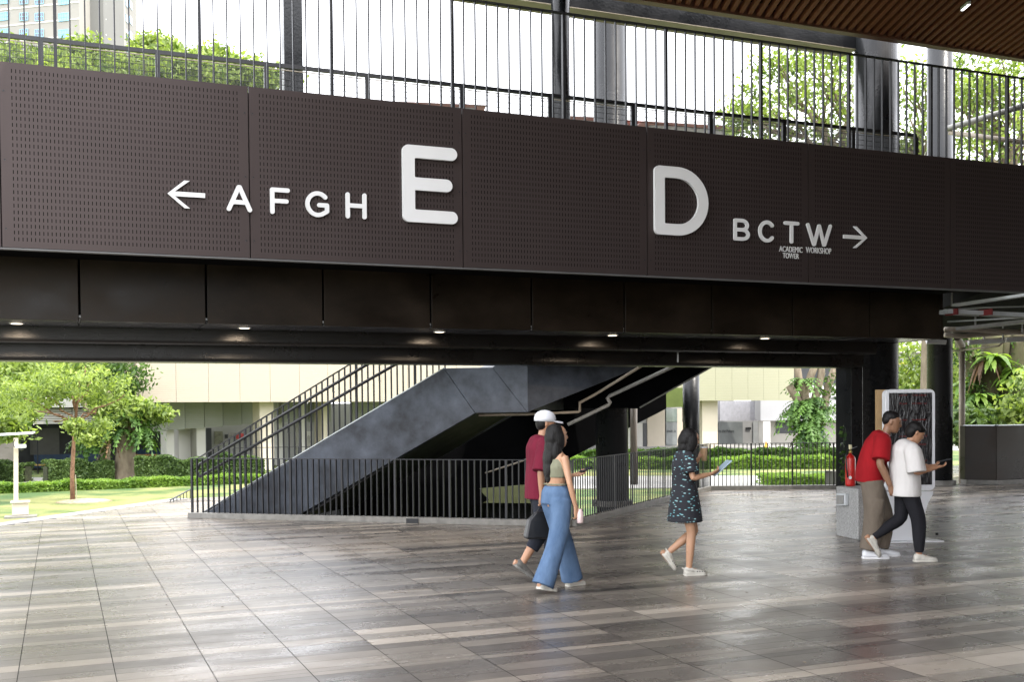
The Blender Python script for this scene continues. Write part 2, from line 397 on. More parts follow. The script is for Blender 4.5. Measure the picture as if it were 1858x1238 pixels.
for i in range(len(jx)-1):
    cx = (jx[i]+jx[i+1])/2; c = BR(cx, 0, (PZ0+PZ1)/2)
    w, h, d = PW/2-.006, (PZ1-PZ0)/2, .02
    mb = MB().box(-w,w,-d,d,-h,h)
    o = mb.build('fascia_panel', m_perf); o.location = c; o.rotation_euler = (0,0,FY); o.parent = bridge; o.matrix_parent_inverse = WM(bridge).inverted()
    if i % 1 == 0:
        b = MB()
        for zz in (-.72,-.05,.62):
            for sx in (-1,1): b.tube([(sx*(w-.035),-d-.004,zz),(sx*(w-.035),-d,zz)], .009, 8)
        q = b.build('bolt_row', m_metal, None); q.location = c; q.rotation_euler = (0,0,FY); q.parent = o
        q.matrix_parent_inverse = WM(o).inverted()
mb = MB(); mb.hexa([BR(-3,-.03,3.352),BR(16.2,-.03,3.352),BR(16.2,.05,3.352),BR(-3,.05,3.352)], [BR(-3,-.03,3.366),BR(16.2,-.03,3.366),BR(16.2,.05,3.366),BR(-3,.05,3.366)])
mb.build('bottom_trim', MAT('dull_trim_metal',(.10,.10,.10),.45), bridge)
def brbox(x0, x1, o0, o1, z0, z1, name, mat, par=bridge, bevel=0):
    mb = MB().hexa([BR(x0,o0,z0),BR(x1,o0,z0),BR(x1,o1,z0),BR(x0,o1,z0)], [BR(x0,o0,z1),BR(x1,o0,z1),BR(x1,o1,z1),BR(x0,o1,z1)])
    return mb.build(name, mat, par, bevel=bevel)
brbox(-3, 16.2, .04, 2.95, 3.9, 4.3, 'deck_slab', m_deep)
brbox(-3, 16.2, .025, .07, 3.40, 5.12, 'backing_sheet', m_deep)
brbox(-3, 12.35, .08, 1.17, 3.44, 3.5, 'upper_soffit', m_deep)
# recessed cladding panels (1.2 m behind the fascia)
jr = [BP(x, 590, 1.2).x for x in (145,375,587,782,965,1133,1292,1438,1578)]
jr = [jr[0]-2*(jr[1]-jr[0]), jr[0]-(jr[1]-jr[0])] + jr + [BP(1707,612,1.2).x]
for a, b in zip(jr[:-1], jr[1:]): brbox(a+.012, b-.012, 1.2, 1.24, 2.765, 3.52, 'recessed_panel', m_recess, bevel=.004)
brbox(jr[0], jr[-1]-.01, 1.26, 1.30, 2.80, 3.5, 'joint_backing', m_deep)
brbox(jr[-1], jr[-1]+.04, 1.2, 2.9, 2.765, 3.6, 'end_panel', m_recess)
for a, b in zip(jr[:-1], jr[1:]): brbox(a+.008, b-.008, 1.245, 2.1, 2.768, 2.80, 'soffit_panel', m_soffit, bevel=.004)
brbox(jr[0], jr[-1], 1.25, 2.1, 2.805, 2.83, 'soffit_backing', m_lgrey)
# twin edge beams with rounded undersides
def beam(off, z0, z1, dpt, x0, x1, name):
    prof = []
    for k in range(9):
        t = math.pi*k/16; prof.append((off + .05 - .05*math.cos(t)*1.0, z0+.05-.05*math.sin(t)) if 0 else (off+.05*(1-math.cos(math.pi/2-t)) , z0+.05*(1-math.sin(math.pi/2-t))))
    prof = [(off, z1)] + [(off+.05-.05*math.cos(a), z0+.05-.05*math.sin(a)) for a in [math.pi/2*k/5 for k in range(6)]] + [(off+dpt, z0), (off+dpt, z1)]
    n = 24; rings = []
    for i in range(n+1):
        x = x0+(x1-x0)*i/n; rings.append([BR(x, o, z) for o, z in prof])
    mb = MB().loft(rings); o = mb.build(name, m_beam, bridge); return o
beam(2.22, 2.585, 2.84, .3, jr[0], 12.1, 'upper_edge_beam')
beam(2.66, 2.385, 2.62, .42, jr[0], 12.2, 'lower_edge_beam')
brbox(jr[0], 12.6, 2.1, 3.1, 2.845, 3.6, 'beam_casing', m_deep)
for px in (1230,): 
    a = BP(px,650,2.655); brbox(a.x-.012,a.x+.012,2.652,2.66,2.44,2.60,'weld_seam',m_lgrey)

# downlights in the soffit with their own warm light
L0 = [BP(x, 596, 1.72).x for x in (30,445,800,1115,1392)]
for i, (x, lab) in enumerate(zip(L0, ('warm recessed downlight nearest the left end of the bridge soffit', 'warm recessed downlight in the soffit below the letters A and F', 'warm recessed downlight in the soffit below the big letter E', 'warm recessed downlight in the soffit left of the big letter D', 'warm recessed downlight in the soffit below the letters B and C'))):
    p = BR(x, 1.78, 2.766)
    t = thing('downlight', lab, 'light', p, 0, 'downlights along the bridge soffit')
    MB().tube([p+V(0,0,-.004), p+V(0,0,.002)], .08, 24).build('trim_ring', m_lgrey, t)
    MB().tube([p+V(0,0,-.007), p+V(0,0,-.0045)], .06, 24).build('lens', EMIT('warm_lens', (1,.86,.68), 1.6), t)
    l = bpy.data.lights.new('downlight_lamp', 'SPOT'); l.energy = 26; l.color = (1,.78,.56); l.spot_size = math.radians(125); l.spot_blend = .8; l.shadow_soft_size = .05
    lo = bpy.data.objects.new('downlight_lamp', l); COL.objects.link(lo); lo.location = p+V(0,0,-.03); lo.parent = t; lo.matrix_parent_inverse = WM(t).inverted()
    lo.rotation_euler = (math.radians(28),0,0)

# ---------------------------------------------------------------- bridge balustrades
bal = thing('bridge_balustrade', 'charcoal vertical bar balustrade above the lettered fascia', 'balustrade', BR(6,.08,PZ1))
RZ = 6.455
mb = MB(); mb.bar(BR(-3,.1,RZ), BR(18.5,.1,RZ), .05, .018); mb.build('top_rail', m_rail, bal)
posts = [BP(x, 240, .1).x for x in (822,1022,1207,1379,1538,1688,1827)]
sp = (posts[-1]-posts[0])/6; k0 = posts[0]
for k in range(-47, 69):
    x = k0 + k*sp/10
    if x < -1.0 or x > 13.9: continue
    if k % 10 == 0:
        MB().bar(BR(x,.1,5.0), BR(x,.1,RZ-.009), .032, .05, (0,1,0)).build('post', m_rail, bal)
    else:
        MB().bar(BR(x,.1,5.0), BR(x,.1,RZ-.009), .0135, .032, (0,1,0)).build('baluster', m_rail, bal)
mesh = thing('mesh_balustrade', 'low welded mesh balustrade on the far side of the bridge deck', 'balustrade', BR(6,2.6,5))
MO = 2.55
pp = [75,290,485,665,838,1000,1145,1285,1420,1547]
mx0 = [BP(x, 150, MO).x for x in pp]; pitch = (mx0[-1]-mx0[0])/9
xe = BP(1662, 243, MO).x; MT = BP(800, 150, MO).z-.01
mt_ = [BP(a, b, MO).z for a, b in ((0,57),(838,156),(1547,229))]
MT = sum(mt_)/3
mxs = [mx0[0]-pitch] + [mx0[0]+pitch*i for i in range(10)] + [xe]
mb = MB(); mb.bar(BR(mxs[0],MO,MT-.025), BR(xe,MO,MT-.025), .05, .05); mb.build('top_rail', m_rail, mesh)
for x in mxs[1:]: MB().bar(BR(x,MO,4.3), BR(x,MO,MT-.05), .06, .05, (0,1,0)).build('post', m_rail, mesh)
for a, b in zip(mxs[:-1], mxs[1:]):
    w = MB()
    x = a+.05
    while x < b-.04:
        w.bar(BR(x,MO,5.0), BR(x,MO,MT-.09), .006, .004, (0,1,0)); x += .0165
    z = 5.05
    while z < MT-.06:
        w.bar(BR(a+.03,MO-.005,z), BR(b-.03,MO-.005,z), .006, .006); z += .078
    w.build('mesh_panel', m_rail, mesh)
    MB().bar(BR(a+.03,MO,MT-.075), BR(b-.03,MO,MT-.075), .02, .012).build('mesh_clamp', m_tan, mesh)

# ================================================================ STAIRCASE
a = G(345,941); b = G(955,955); sdv = (b-a).normalized(); snv = V(-sdv.y, sdv.x, 0); sp0 = a+snv*.2
def SP(s, w, z): q = sp0 + sdv*s + snv*w; return V(q.x, q.y, z)
def SL(px, py, w=0):
    q = PL(px, py, sp0+snv*w, snv); return (q-sp0).dot(sdv), q.z
stair = thing('staircase', 'dark plastered concrete staircase climbing right behind the railing to the bridge', 'staircase', SP(3,1,0))
e0 = SL(365,931); e1 = SL(805,668.5); l0 = SL(535,936.5); l1 = SL(862,750); l2 = SL(957,748.5); u2 = SL(1158,668)
slope = (e1[1]-e0[1])/(e1[0]-e0[0])
ZT = e1[1]
# second flight top continues the slope
e2s = l2[0]-.55
def wall(pts, w, th, name, mat=m_string):
    return MB().prism([SP(s,w,z) for s, z in pts], snv*th).build(name, mat, stair, bevel=.008)
wall([(e0[0],.03), (l0[0],.03), l1, (e1[0],ZT)], 0, .14, 'lower_stringer')
wall([(e1[0]+.004,ZT), (l1[0]+.006,l1[1]), (l2[0],l2[1]), (e2s,ZT)], -.001, .14, 'landing_stringer')
hs = u2[0]+1.2; sl2 = (u2[1]-l2[1])/(u2[0]-l2[0])
KA = SP(l2[0]+.004, 0, 0); KB = SP(e2s+.004, 0, 0); ud = V(.985,.17,0)     # the upper flight bends away parallel to the bridge
def UP(r, z, w=0): q = KA + ud*r + V(-ud.y, ud.x, 0)*w; return V(q.x, q.y, z)
def uslope():
    q = PL(1158, 668, KA, V(-ud.y, ud.x, 0)); return (q.z-l2[1])/((q-V(KA.x,KA.y,q.z)).dot(ud))
us = uslope(); UR = 3.6
MB().prism([SP(e2s+.004,0,ZT), SP(l2[0]+.004,0,l2[1]), SP(l2[0]+.004,0,ZT+.3)], snv*.14).build('kink_panel', m_string, stair)
MB().prism([UP(.003,l2[1]), UP(UR,l2[1]+us*UR), UP(UR,l2[1]+us*UR+1.0), UP(.003,ZT+.3)], V(-ud.y,ud.x,0)*.14).build('upper_stringer', m_string, stair, bevel=.008)
SW = 2.3
mb = MB()   # steps and landing as one concrete body between the stringers
def body(pts, w0, w1, name, mat=m_black): return MB().prism([SP(s,w0,z) for s, z in pts], snv*(w1-w0)).build(name, mat, stair)
nst = 14; st = []
for i in range(nst):
    s_ = e0[0]+.25 + (e1[0]-e0[0]-.2)*i/nst; z_ = (ZT-.2)*(i+1)/nst
    st += [(s_, z_-(ZT-.2)/nst), (s_, z_)]
body([(l0[0]+.1,.03)] + [(l1[0],l1[1]+.03), (e1[0]+.3,l1[1]+.03), (e1[0]+.3,ZT-.2)] + st[::-1], .145, SW, 'steps', m_black)
body([(e1[0]+.305,l1[1]+.03), (l2[0],l2[1]+.03), (l2[0],ZT-.2), (e1[0]+.305,ZT-.2)], .145, SW, 'landing')
MB().prism([UP(.01,l2[1]+.03,.145), UP(UR,l2[1]+us*UR+.03,.145), UP(UR,l2[1]+us*UR+.7,.145), UP(.01,ZT-.1,.145)], V(-ud.y,ud.x,0)*2.1).build('upper_steps', m_black, stair)
wall([(e0[0],.03), (l0[0],.03), l1, (e1[0],ZT)], SW+.005, .12, 'lower_stringer', m_string)
# bright metal edge along the stringer top
mb = MB(); mb.bar(SP(e0[0],.07,.04+.03), SP(e1[0],.07,ZT+.006), .13, .012); mb.build('edge_trim', m_galv, stair)
# second, hidden run behind: black slab rising right, seen from below
P1 = ZP(955,741,19.5); P2 = ZP(1160,741,18.8); P3 = ZP(1291,667,18.4); P4 = ZP(1420,594,18.2)
run2 = thing('rear_staircase', 'black underside of a second stair flight rising right behind the front one', 'staircase', (P1.x,P1.y,0))
dz = V(.25,.35,0)
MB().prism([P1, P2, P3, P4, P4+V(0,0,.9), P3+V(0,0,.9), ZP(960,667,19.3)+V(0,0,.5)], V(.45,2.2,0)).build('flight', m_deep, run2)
MB().bar(P2+V(0,-.02,.01), P3+V(0,-.02,.01), .05, .02).build('edge_trim', m_kerb, run2)
Q = [ZP(1209,742,22), ZP(1036,831,21.2), ZP(860,921,20.4), ZP(620,1045,19.5)]
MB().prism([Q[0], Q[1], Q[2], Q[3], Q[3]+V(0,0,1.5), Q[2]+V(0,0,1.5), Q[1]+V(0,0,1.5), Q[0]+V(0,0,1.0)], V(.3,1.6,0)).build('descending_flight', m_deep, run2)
m_shade = MAT('under_stair_shade', (.010,.010,.011), .8, var=.4)  # near-black colour of an added wall, stands in for shade under the stairs
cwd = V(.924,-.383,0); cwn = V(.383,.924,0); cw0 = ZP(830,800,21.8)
core = tag(MB().prism([PL(x,y,cw0,cwn) for x, y in ((455,1000),(1034,1000),(1034,715),(835,712),(620,833),(470,925))], cwn*.5).build('shade_backing', m_shade), 'added black wall standing in for the dark under the stairs', 'wall')
gw0 = ZP(758,906,20.2); gw1 = ZP(850,888,20.4); gw2 = ZP(1000,878,20.8); 
tag(MB().prism([gw0, gw1, gw2, V(gw2.x,gw2.y,ZP(1000,914,20.8).z), V(gw0.x,gw0.y,ZP(758,912,20.2).z)], V(.05,.15,0)).build('low_wall', MAT('green_lit_wall',(.26,.28,.13),.7,var=.1)), 'low cream wall with painted green light glimpsed through the bars under the stairs', 'wall')  # olive tint carries the green light cast on this wall

def railing(name, label, a, b, z0, z1, pitch, every, mat=m_rail, thick=.012, deep=.04, kw=.14, kz=.09, post_w=.03, kmat=m_kerb):
    a = Vector(a); b = Vector(b); L_ = (b-a).length; d = (b-a)/L_; n = V(-d.y,d.x,0)
    t = thing(name, label, 'railing', (a+b)/2)
    MB().bar(a+V(0,0,z1), b+V(0,0,z1), .045, .012).build('top_rail', mat, t)
    if kz:
        MB().hexa([a-n*kw/2-d*.05, b-n*kw/2, b+n*kw/2, a+n*kw/2-d*.05], [q+V(0,0,kz) for q in (a-n*kw/2-d*.05, b-n*kw/2, b+n*kw/2, a+n*kw/2-d*.05)]).build('kerb', kmat, t, bevel=.004)
    k = int(L_/pitch)
    for i in range(k+1):
        p = a + d*(L_*i/k)
        th, nm = (post_w, 'post') if (i % every == 0) else (thick, 'baluster')
        MB().bar(p+V(0,0,z0+kz), p+V(0,0,z1-.006), th, deep, n).build(nm, mat, t)
    return t
ra = G(345,941)+snv*.07; rb = G(1030,958); rb = sp0 + sdv*((G(1045,952)-sp0).dot(sdv)) - snv*.13
railing('stair_guard_railing', 'charcoal bar railing on a low kerb in front of the staircase', ra, rb, 0, .985, .1, 9)
rc = V(c2.x, c2.y, 0); c1b = V(rb.x, rb.y, 0)
railing('plaza_railing', 'charcoal bar railing running back from the corner behind the walking couple', c1b+(rc-c1b).normalized()*.08, rc, 0, .985, .1, 9, deep=.016, thick=.014, post_w=.05)
rd = V(c3.x, c3.y, 0)
railing('garden_railing', 'charcoal bar railing facing the garden beside the round column', rc+V(.05,0,0), rd, 0, .985, .085, 10)
# stair railing on the front stringer with two round handrails
t = thing('stair_railing', 'sloping charcoal railing with two round handrails climbing the staircase', 'railing', SP(2,0,1))
def sl_pt(px, py): s, z = SL(px, py, .07); return SP(s, .07, z)
ta, tb = SL(358,833,.07), SL(627,666,.07); ts = (tb[1]-ta[1])/(tb[0]-ta[0])
send = e1[0]+.1
def topz(s): return ta[1]+ts*(s-ta[0])
MB().bar(SP(ta[0],.07,topz(ta[0])), SP(send,.07,topz(send)), .045, .014).build('top_rail', m_rail, t)
k = int((send-e0[0])/.1)
for i in range(1, k+1):
    s = e0[0]+.1*i; zb = .07+slope*(s-e0[0])
    MB().bar(SP(s,.07,max(.02,zb)), SP(s,.07,topz(s)-.007), .032 if i % 10 == 8 else .012, .04, snv).build('post' if i % 10 == 8 else 'baluster', m_rail, t)
for (pa, pb) in (((362,843),(659,666)), ((362,866),(710,666))):
    A_, B_ = SL(*pa), SL(*pb); s1 = send
    zz = lambda s: A_[1]+(B_[1]-A_[1])/(B_[0]-A_[0])*(s-A_[0])
    pts = [SP(A_[0],.0,zz(A_[0])-.0), SP(s1,.0,zz(s1))]
    MB().tube(pts, .024, 12).build('handrail', m_rail, t, smooth=True)
    for j in range(1,5):
        s = e0[0]+.8*j*1.0+.02
        MB().tube([SP(s,.07,zz(s)-.11), SP(s,.0,zz(s)-.11), SP(s,.0,zz(s)-.02)], .007, 6).build('bracket', m_rail, t)
A_ = SL(362,843); B_ = SL(362,866)
MB().tube([SP(A_[0],0,A_[1]), SP(A_[0]-.05,0,(A_[1]+B_[1])/2), SP(B_[0],0,B_[1])], .022, 10).build('rail_return', m_rail, t)
# lower far rail at the garden steps
fa = G(308,913); fb = G(352,902)
t = thing('garden_step_railing', 'small dark railing descending to the lawn at the plaza edge', 'railing', fa)
fpts = [(308,908),(320,902),(330,897),(345,890)]
for i in range(7):
    px = 309+i*6; q = G(px, 912-(px-309)*.25); top = PL(px, 908.5-(px-309)*.52, q, V(math.sin(YAW),math.cos(YAW),0)).z
    MB().bar(q+V(0,0,-.3), V(q.x,q.y,top), .015, .03, (0,1,0)).build('baluster', m_rail, t)
q0, q1 = G(309,912), G(345,903)
MB().bar(V(q0.x,q0.y,PL(309,908,q0,V(math.sin(YAW),math.cos(YAW),0)).z), V(q1.x,q1.y,PL(345,889,q1,V(math.sin(YAW),math.cos(YAW),0)).z), .04, .015).build('top_rail', m_rail, t)
fr0, fr1 = ZP(425,899,23), ZP(620,897,23.6)
railing('far_stair_railing', 'thin dark railing beyond the staircase seen between its bars', V(fr0.x,fr0.y,0), V(fr1.x,fr1.y,0), -.02, .985, .22, 6, kz=0)

# ================================================================ COLUMNS
def column(px, Z, r, z0, z1, label, name='round_column', mat=m_column, base=True):
    p = ZP(px, 740, Z)
    t = thing(name, label, 'column', (p.x,p.y,0), 0, 'round black columns')
    MB().cyl(p.x,p.y,z0,z1,r,48).build('shaft', mat, t, smooth=False)
    for f in t.children[0].data.polygons: f.use_smooth = len(f.vertices) == 4
    if base: MB().cyl(p.x,p.y,0,.1,r+.07,32).build('base_ring', m_kerb, t)
    return p
pc1 = column(1590, 19.4, .375, 0, 8.9, 'thick black round column rising past the bridge behind the information kiosk')
pc2 = column(1705, 24.2, .27, 0, 11.5, 'black round column to the right of the kiosk with a low round base')
column(1110, 19.6, .29, -1.2, 8.6, 'black round column standing behind the railing under the stairs')
column(1254, 23.0, .175, 0, 2.9, 'slim dark column behind the woman in the patterned dress', base=False)
column(1022, 16.6, .14, 4.2, 8.2, 'dark steel post on the bridge joining the roof beam', 'bridge_post', base=False)
p = ZP(530, 100, 15.3); t = tag(MB().box(p.x-.13,p.x+.13,p.y-.1,p.y+.1,4.3,9.2).build('bridge_post', m_column), 'dark steel post rising from the bridge above the letter G', 'column')
p = ZP(1548, 780, 18.3)
pil = tag(MB().box(p.x-.12,p.x+.12,p.y-.1,p.y+.3,0,2.6).build('black_pier', m_column, bevel=.01), 'flat black pier attached to the left of the thick round column', 'pillar')
# roof edge beam; the tan underside paints the light it catches
q0 = PL(860,-6,(0,15.55,0),V(0,1,0)); q1 = PL(1556,90,(0,15.55,0),V(0,1,0)); zb = q1.z
rb_ = thing('roof_beam', 'dark horizontal roof beam with light painted on its underside above the bridge balustrade', 'beam', (8,15.6,zb))
MB().box(-6,q1.x,15.55,15.95,zb+.012,zb+.36).build('web', m_column, rb_)
MB().box(-6,q1.x,15.54,15.96,zb,zb+.01).build('lit_underside', m_tan, rb_)

# ================================================================ SLATTED ROOF
m_screen = MAT('warm_brown_screen', (.17,.115,.085), .5, var=.3, scale=1)
hall = thing('unseen_screen', 'unseen brown walls added behind the viewer to darken and warm the plaza light', 'building', (14,-10,0))  # unseen walls added to darken and warm the right side of the floor
MB().box(3.2,27,-12.5,-9.2,0,8.45).build('rear_wall', m_screen, hall); MB().box(25,27,-9.18,9.5,0,8.45).build('side_wall', m_screen, hall)
roof = thing('slatted_roof', 'brown slatted canopy ceiling over the plaza with a dark void behind the slats', 'canopy', (10,8,8))
ang = math.radians(68); sd_ = V(math.cos(ang), math.sin(ang), 0)
RY0, RY1 = -9.0, 14.80
xs0, xs1 = 6.5, 26
mb = MB(); x = xs0
while x < xs1:
    yl = max(RY0, RY1-(x-.2)*math.tan(ang)); lo = V(x - (RY1-yl)/math.tan(ang), yl, 0); yh = RY1 if x > 7.6 else max(yl+.1, RY1-4.5); hi = V(x-(RY1-yh)/math.tan(ang), yh, 0)
    mb.bar(V(lo.x,lo.y,8.075), V(hi.x,hi.y,8.075), .072, .09); x += .165
mb.build('slat', m_wood, roof)
MB().box(7.6,26.2,14.80,14.95,8.0,8.24).build('edge_board', m_wood2, roof)
MB().box(5.2,26.2,10.801,14.90,8.5,8.62).build('upper_deck', m_deep, roof)
MB().box(5.2,26.2,14.82,14.93,8.245,8.495).build('edge_backing', m_deep, roof)
MB().box(1.0,26.2,9.001,10.8,8.5,8.62).build('middle_deck', m_deep, roof)  # unseen deck outline stepped to shade the fascia and open the left to sky
MB().box(3.0,26.2,RY0,9.0,8.5,8.62).build('roof_deck', m_deep, roof)
for i in range(5):
    pass
    mb = MB().bar(V(-15,y-.6,8.2), V(26,y-.6,8.2), .05, .08) if 0 else None
p = G(1752,10,8.0); t = thing('ceiling_light', 'small pale linear light set between the ceiling slats', 'light', p)
MB().bar(p-sd_*.14, p+sd_*.14, .05, .05).build('housing', m_lgrey, t); MB().bar(p-sd_*.13-V(0,0,.027), p+sd_*.13-V(0,0,.027), .035, .004).build('diffuser', EMIT('cool_tube', (.95,.97,1), 3), t)
# ================================================================ LETTERING ON THE FASCIA
def arc(cx, cy, rx, ry, a0, a1, n=20): return [(cx+rx*math.cos(math.radians(a0+(a1-a0)*i/n)), cy+ry*math.sin(math.radians(a0+(a1-a0)*i/n))) for i in range(n+1)]
# strokes in a cell of height 1 measured on stroke centre lines between w/2 and 1-w/2
def glyph(ch, A, w):
    h = w/2; T = 1-h; B = h; R_ = A-h; L_ = h; m = (T+B)/2
    if ch == 'E': return [[(R_,T),(L_,T),(L_,B),(R_,B)], [(L_,m),(R_-.07,m)]]
    if ch == 'F': return [[(R_,T),(L_,T),(L_,B)], [(L_,m),(R_-.05,m)]]
    if ch == 'H': return [[(L_,T),(L_,B)], [(R_,T),(R_,B)], [(L_,m),(R_,m)]]
    if ch == 'T': return [[(L_,T),(R_,T)], [(A/2,T),(A/2,B)]]
    if ch == 'A': return [[(L_,B),(A/2-.02,T),(A/2+.02,T),(R_,B)], [(L_+.13,B+.27),(R_-.13,B+.27)]]
    if ch == 'W': return [[(L_,T),(A*.29,B),(A*.31,B),(A/2-.01,T-.03),(A/2+.01,T-.03),(A*.69,B),(A*.71,B),(R_,T)]]
    if ch == 'D': return [[(L_,B),(L_,T),(A*.42,T)] + arc(A*.42, m, R_-A*.42, (T-B)/2, 90, -90) + [(L_,B)]]
    if ch == 'B':
        r1 = (T-m)/2; r2 = (m-B)/2
        return [[(L_,B),(L_,T),(A*.5,T)] + arc(A*.5, m+r1, R_-A*.56, r1, 90, -90) + [(L_,m)], [(L_,m),(A*.52,m)] + arc(A*.52, B+r2, R_-A*.52, r2, 90, -90) + [(L_,B)]]
    if ch == 'C': return [arc(A*.53, m, A*.53-h, (T-B)/2, 42, 318, 30)]
    if ch == 'G': return [arc(A*.52, m, A*.52-h, (T-B)/2, 42, 300, 30) + [(R_,B+.16),(R_,m-.03),(A*.58,m-.03)]]
def sdf_mesh(strokes, w, A, x0=-.05, res=.0125):
    nx = int((A+.1)/res); ny = int(1.1/res)
    X, Y = np.meshgrid(x0+np.arange(nx)*res, x0+np.arange(ny)*res, indexing='ij')
    D = np.full(X.shape, 9.)
    for s in strokes:
        for (ax, ay), (bx, by) in zip(s[:-1], s[1:]):
            dx, dy = bx-ax, by-ay; q = dx*dx+dy*dy+1e-12
            t = np.clip(((X-ax)*dx+(Y-ay)*dy)/q, 0, 1)
            D = np.minimum(D, np.hypot(X-ax-t*dx, Y-ay-t*dy))
    F = w/2-D
    seg = {}
    def ip(i, j, k, l):
        a_, b_ = F[i,j], F[k,l]; t = a_/(a_-b_); return (round(X[i,j]+(X[k,l]-X[i,j])*t, 6), round(Y[i,j]+(Y[k,l]-Y[i,j])*t, 6))
    P = F > 0
    for i in range(nx-1):
        for j in range(ny-1):
            c = (P[i,j], P[i+1,j], P[i+1,j+1], P[i,j+1])
            if all(c) or not any(c): continue
            idx = [(i,j),(i+1,j),(i+1,j+1),(i,j+1)]; cr = []
            for k in range(4):
                if c[k] != c[(k+1) % 4]: cr.append((k, ip(*idx[k], *idx[(k+1) % 4])))
            ins = [q for q in cr if c[q[0]]]; outs = [q for q in cr if not c[q[0]]]
            for (k, p) in ins:
                o = min(outs, key=lambda q: (k-q[0]) % 4 if len(outs) > 1 else 0); seg[p] = o[1]
    loops = []
    while seg:
        st, p = next(iter(seg.items())); del seg[st]; lp = [st]
        while p in seg and p != st: lp.append(p); p = seg.pop(p)
        if len(lp) > 8: loops.append(lp)
    return loops
def extrude_loops(name, loops, scale, depth, mat, parent=None):
    cu = bpy.data.curves.new(name, 'CURVE'); cu.dimensions = '2D'; cu.fill_mode = 'BOTH'; cu.extrude = depth/2
    for lp in loops:
        s = cu.splines.new('POLY'); s.points.add(len(lp)-1)
        for i, (x, y) in enumerate(lp): s.points[i].co = (x*scale, y*scale, 0, 1)
        s.use_cyclic_u = True
    o = bpy.data.objects.new(name, cu); me = bpy.data.meshes.new_from_object(o); bpy.data.objects.remove(o)
    return link(name, me, mat, parent)
SROT = Matrix(((math.cos(FY), 0, -FN.x*-1*-1, 0), (math.sin(FY), 0, -FN.y, 0), (0, 1, 0, 0), (0, 0, 0, 1)))
def stand(o, p):   # lay a flat XY shape upright on the fascia plane, its lower left corner at p
    m = Matrix(((FD.x, 0, -FN.x), (FD.y, 0, -FN.y), (0, 1, 0))).to_4x4(); m.translation = p
    for v in o.data.vertices: v.co = m @ v.co - p
    o.location = p
OFF = -.05
def place_letter(ch, x0, x1, yt, yb, w, label, deep=.03):
    xm = (x0+x1)/2; ym = (yt+yb)/2
    a_ = BP(x0, ym, OFF); b_ = BP(x1, ym, OFF); top = BP(xm, yt, OFF); bot = BP(xm, yb, OFF)
    hgt = top.z-bot.z; A = (b_.x-a_.x)/hgt
    o = extrude_loops('sign_letter', sdf_mesh(glyph(ch, A, w), w, A), hgt, deep, m_letter)
    stand(o, V(a_.x, BR(a_.x, OFF, 0).y, bot.z))
    tag(o, label, 'letter', 'white letters on the bridge fascia'); return o
for ch, x0, x1, yt, yb, w, lab in (
    ('A',411,457,336,384,.165,'small white letter A beside the left arrow on the fascia'),
    ('F',490,526,341,389,.165,'small white letter F between A and G on the fascia'),
    ('G',554,597,347,394,.165,'small white letter G between F and H on the fascia'),
    ('H',627,665,350,397,.165,'small white letter H left of the big E on the fascia'),
    ('E',730,829,266,405,.165,'large white rounded letter E on the perforated fascia'),
    ('D',1187,1284,304,428,.165,'large white rounded letter D on the perforated fascia'),
    ('B',1331,1360,397,437,.165,'small white letter B right of the big D on the fascia'),
    ('C',1376,1405,400,440,.165,'small white letter C between B and T on the fascia'),
    ('T',1422,1450,402,442,.165,'small white letter T above the words academic tower'),
    ('W',1463,1509,406,447,.155,'small white letter W above the word workshop')):
    place_letter(ch, x0, x1, yt, yb, w, lab, .04 if ch in 'ED' else .02)
def arrow(x0, x1, yt, yb, right, label):
    xm = (x0+x1)/2; ym = (yt+yb)/2
    a_ = BP(x0, ym, OFF); b_ = BP(x1, ym, OFF); h = BP(xm, yt, OFF).z-BP(xm, yb, OFF).z; z0 = BP(xm, yb, OFF).z; w = b_.x-a_.x
    t = .085*h/.5*.5
    t = .085*h; hd = w*.52
    pts = [(0,h/2),(hd-.1*h,h),(hd+.09*h,h),(.23*h+.02*h,h/2+t),(w,h/2+t),(w,h/2-t),(.25*h,h/2-t),(hd+.09*h,0),(hd-.1*h,0)]
    if right: pts = [(w-x, y) for x, y in pts][::-1]
    o = extrude_loops('sign_arrow', [pts], 1, .02, m_letter); stand(o, V(a_.x, BR(a_.x, OFF, 0).y, z0))
    tag(o, label, 'arrow', 'white arrows on the bridge fascia')
arrow(304,372,328,378,False,'white arrow pointing left beside the letter A'); arrow(1530,1573,411,450,True,'white arrow pointing right beside the letter W')
def text_obj(s, x0, x1, yt, yb, off, name, label, cat, mat=m_letter, bold=.012):
    cu = bpy.data.curves.new(name, 'FONT'); cu.body = s; cu.size = 1; cu.extrude = .004; cu.offset = bold
    o = bpy.data.objects.new(name, cu); me = bpy.data.meshes.new_from_object(o); bpy.data.objects.remove(o)
    co = np.array([v.co[:] for v in me.vertices]); mn = co.min(0); mxx = co.max(0)
    ym = (yt+yb)/2; a_ = BP(x0, ym, off); b_ = BP(x1, ym, off); h = BP((x0+x1)/2, yt, off).z-BP((x0+x1)/2, yb, off).z
    for v in me.vertices:
        v.co = ((v.co.x-mn[0])/(mxx[0]-mn[0])*(b_.x-a_.x), (v.co.y-mn[1])/(mxx[1]-mn[1])*h, v.co.z)
    o = link(name, me, mat); stand(o, V(a_.x, BR(a_.x, off, 0).y, BP((x0+x1)/2, yb, off).z)); return tag(o, label, cat)
text_obj('ACADEMIC', 1414,1456,447.5,457.5, -.026, 'sign_word', 'small white word ACADEMIC under the letter T', 'lettering', bold=.0)
text_obj('TOWER', 1420.5,1449.5,459.5,469, -.026, 'sign_word', 'small white word TOWER on the second line under the letter T', 'lettering', bold=.0)
text_obj('WORKSHOP', 1462.5,1508,449.5,460, -.026, 'sign_word', 'small white word WORKSHOP under the letter W', 'lettering', bold=.0)

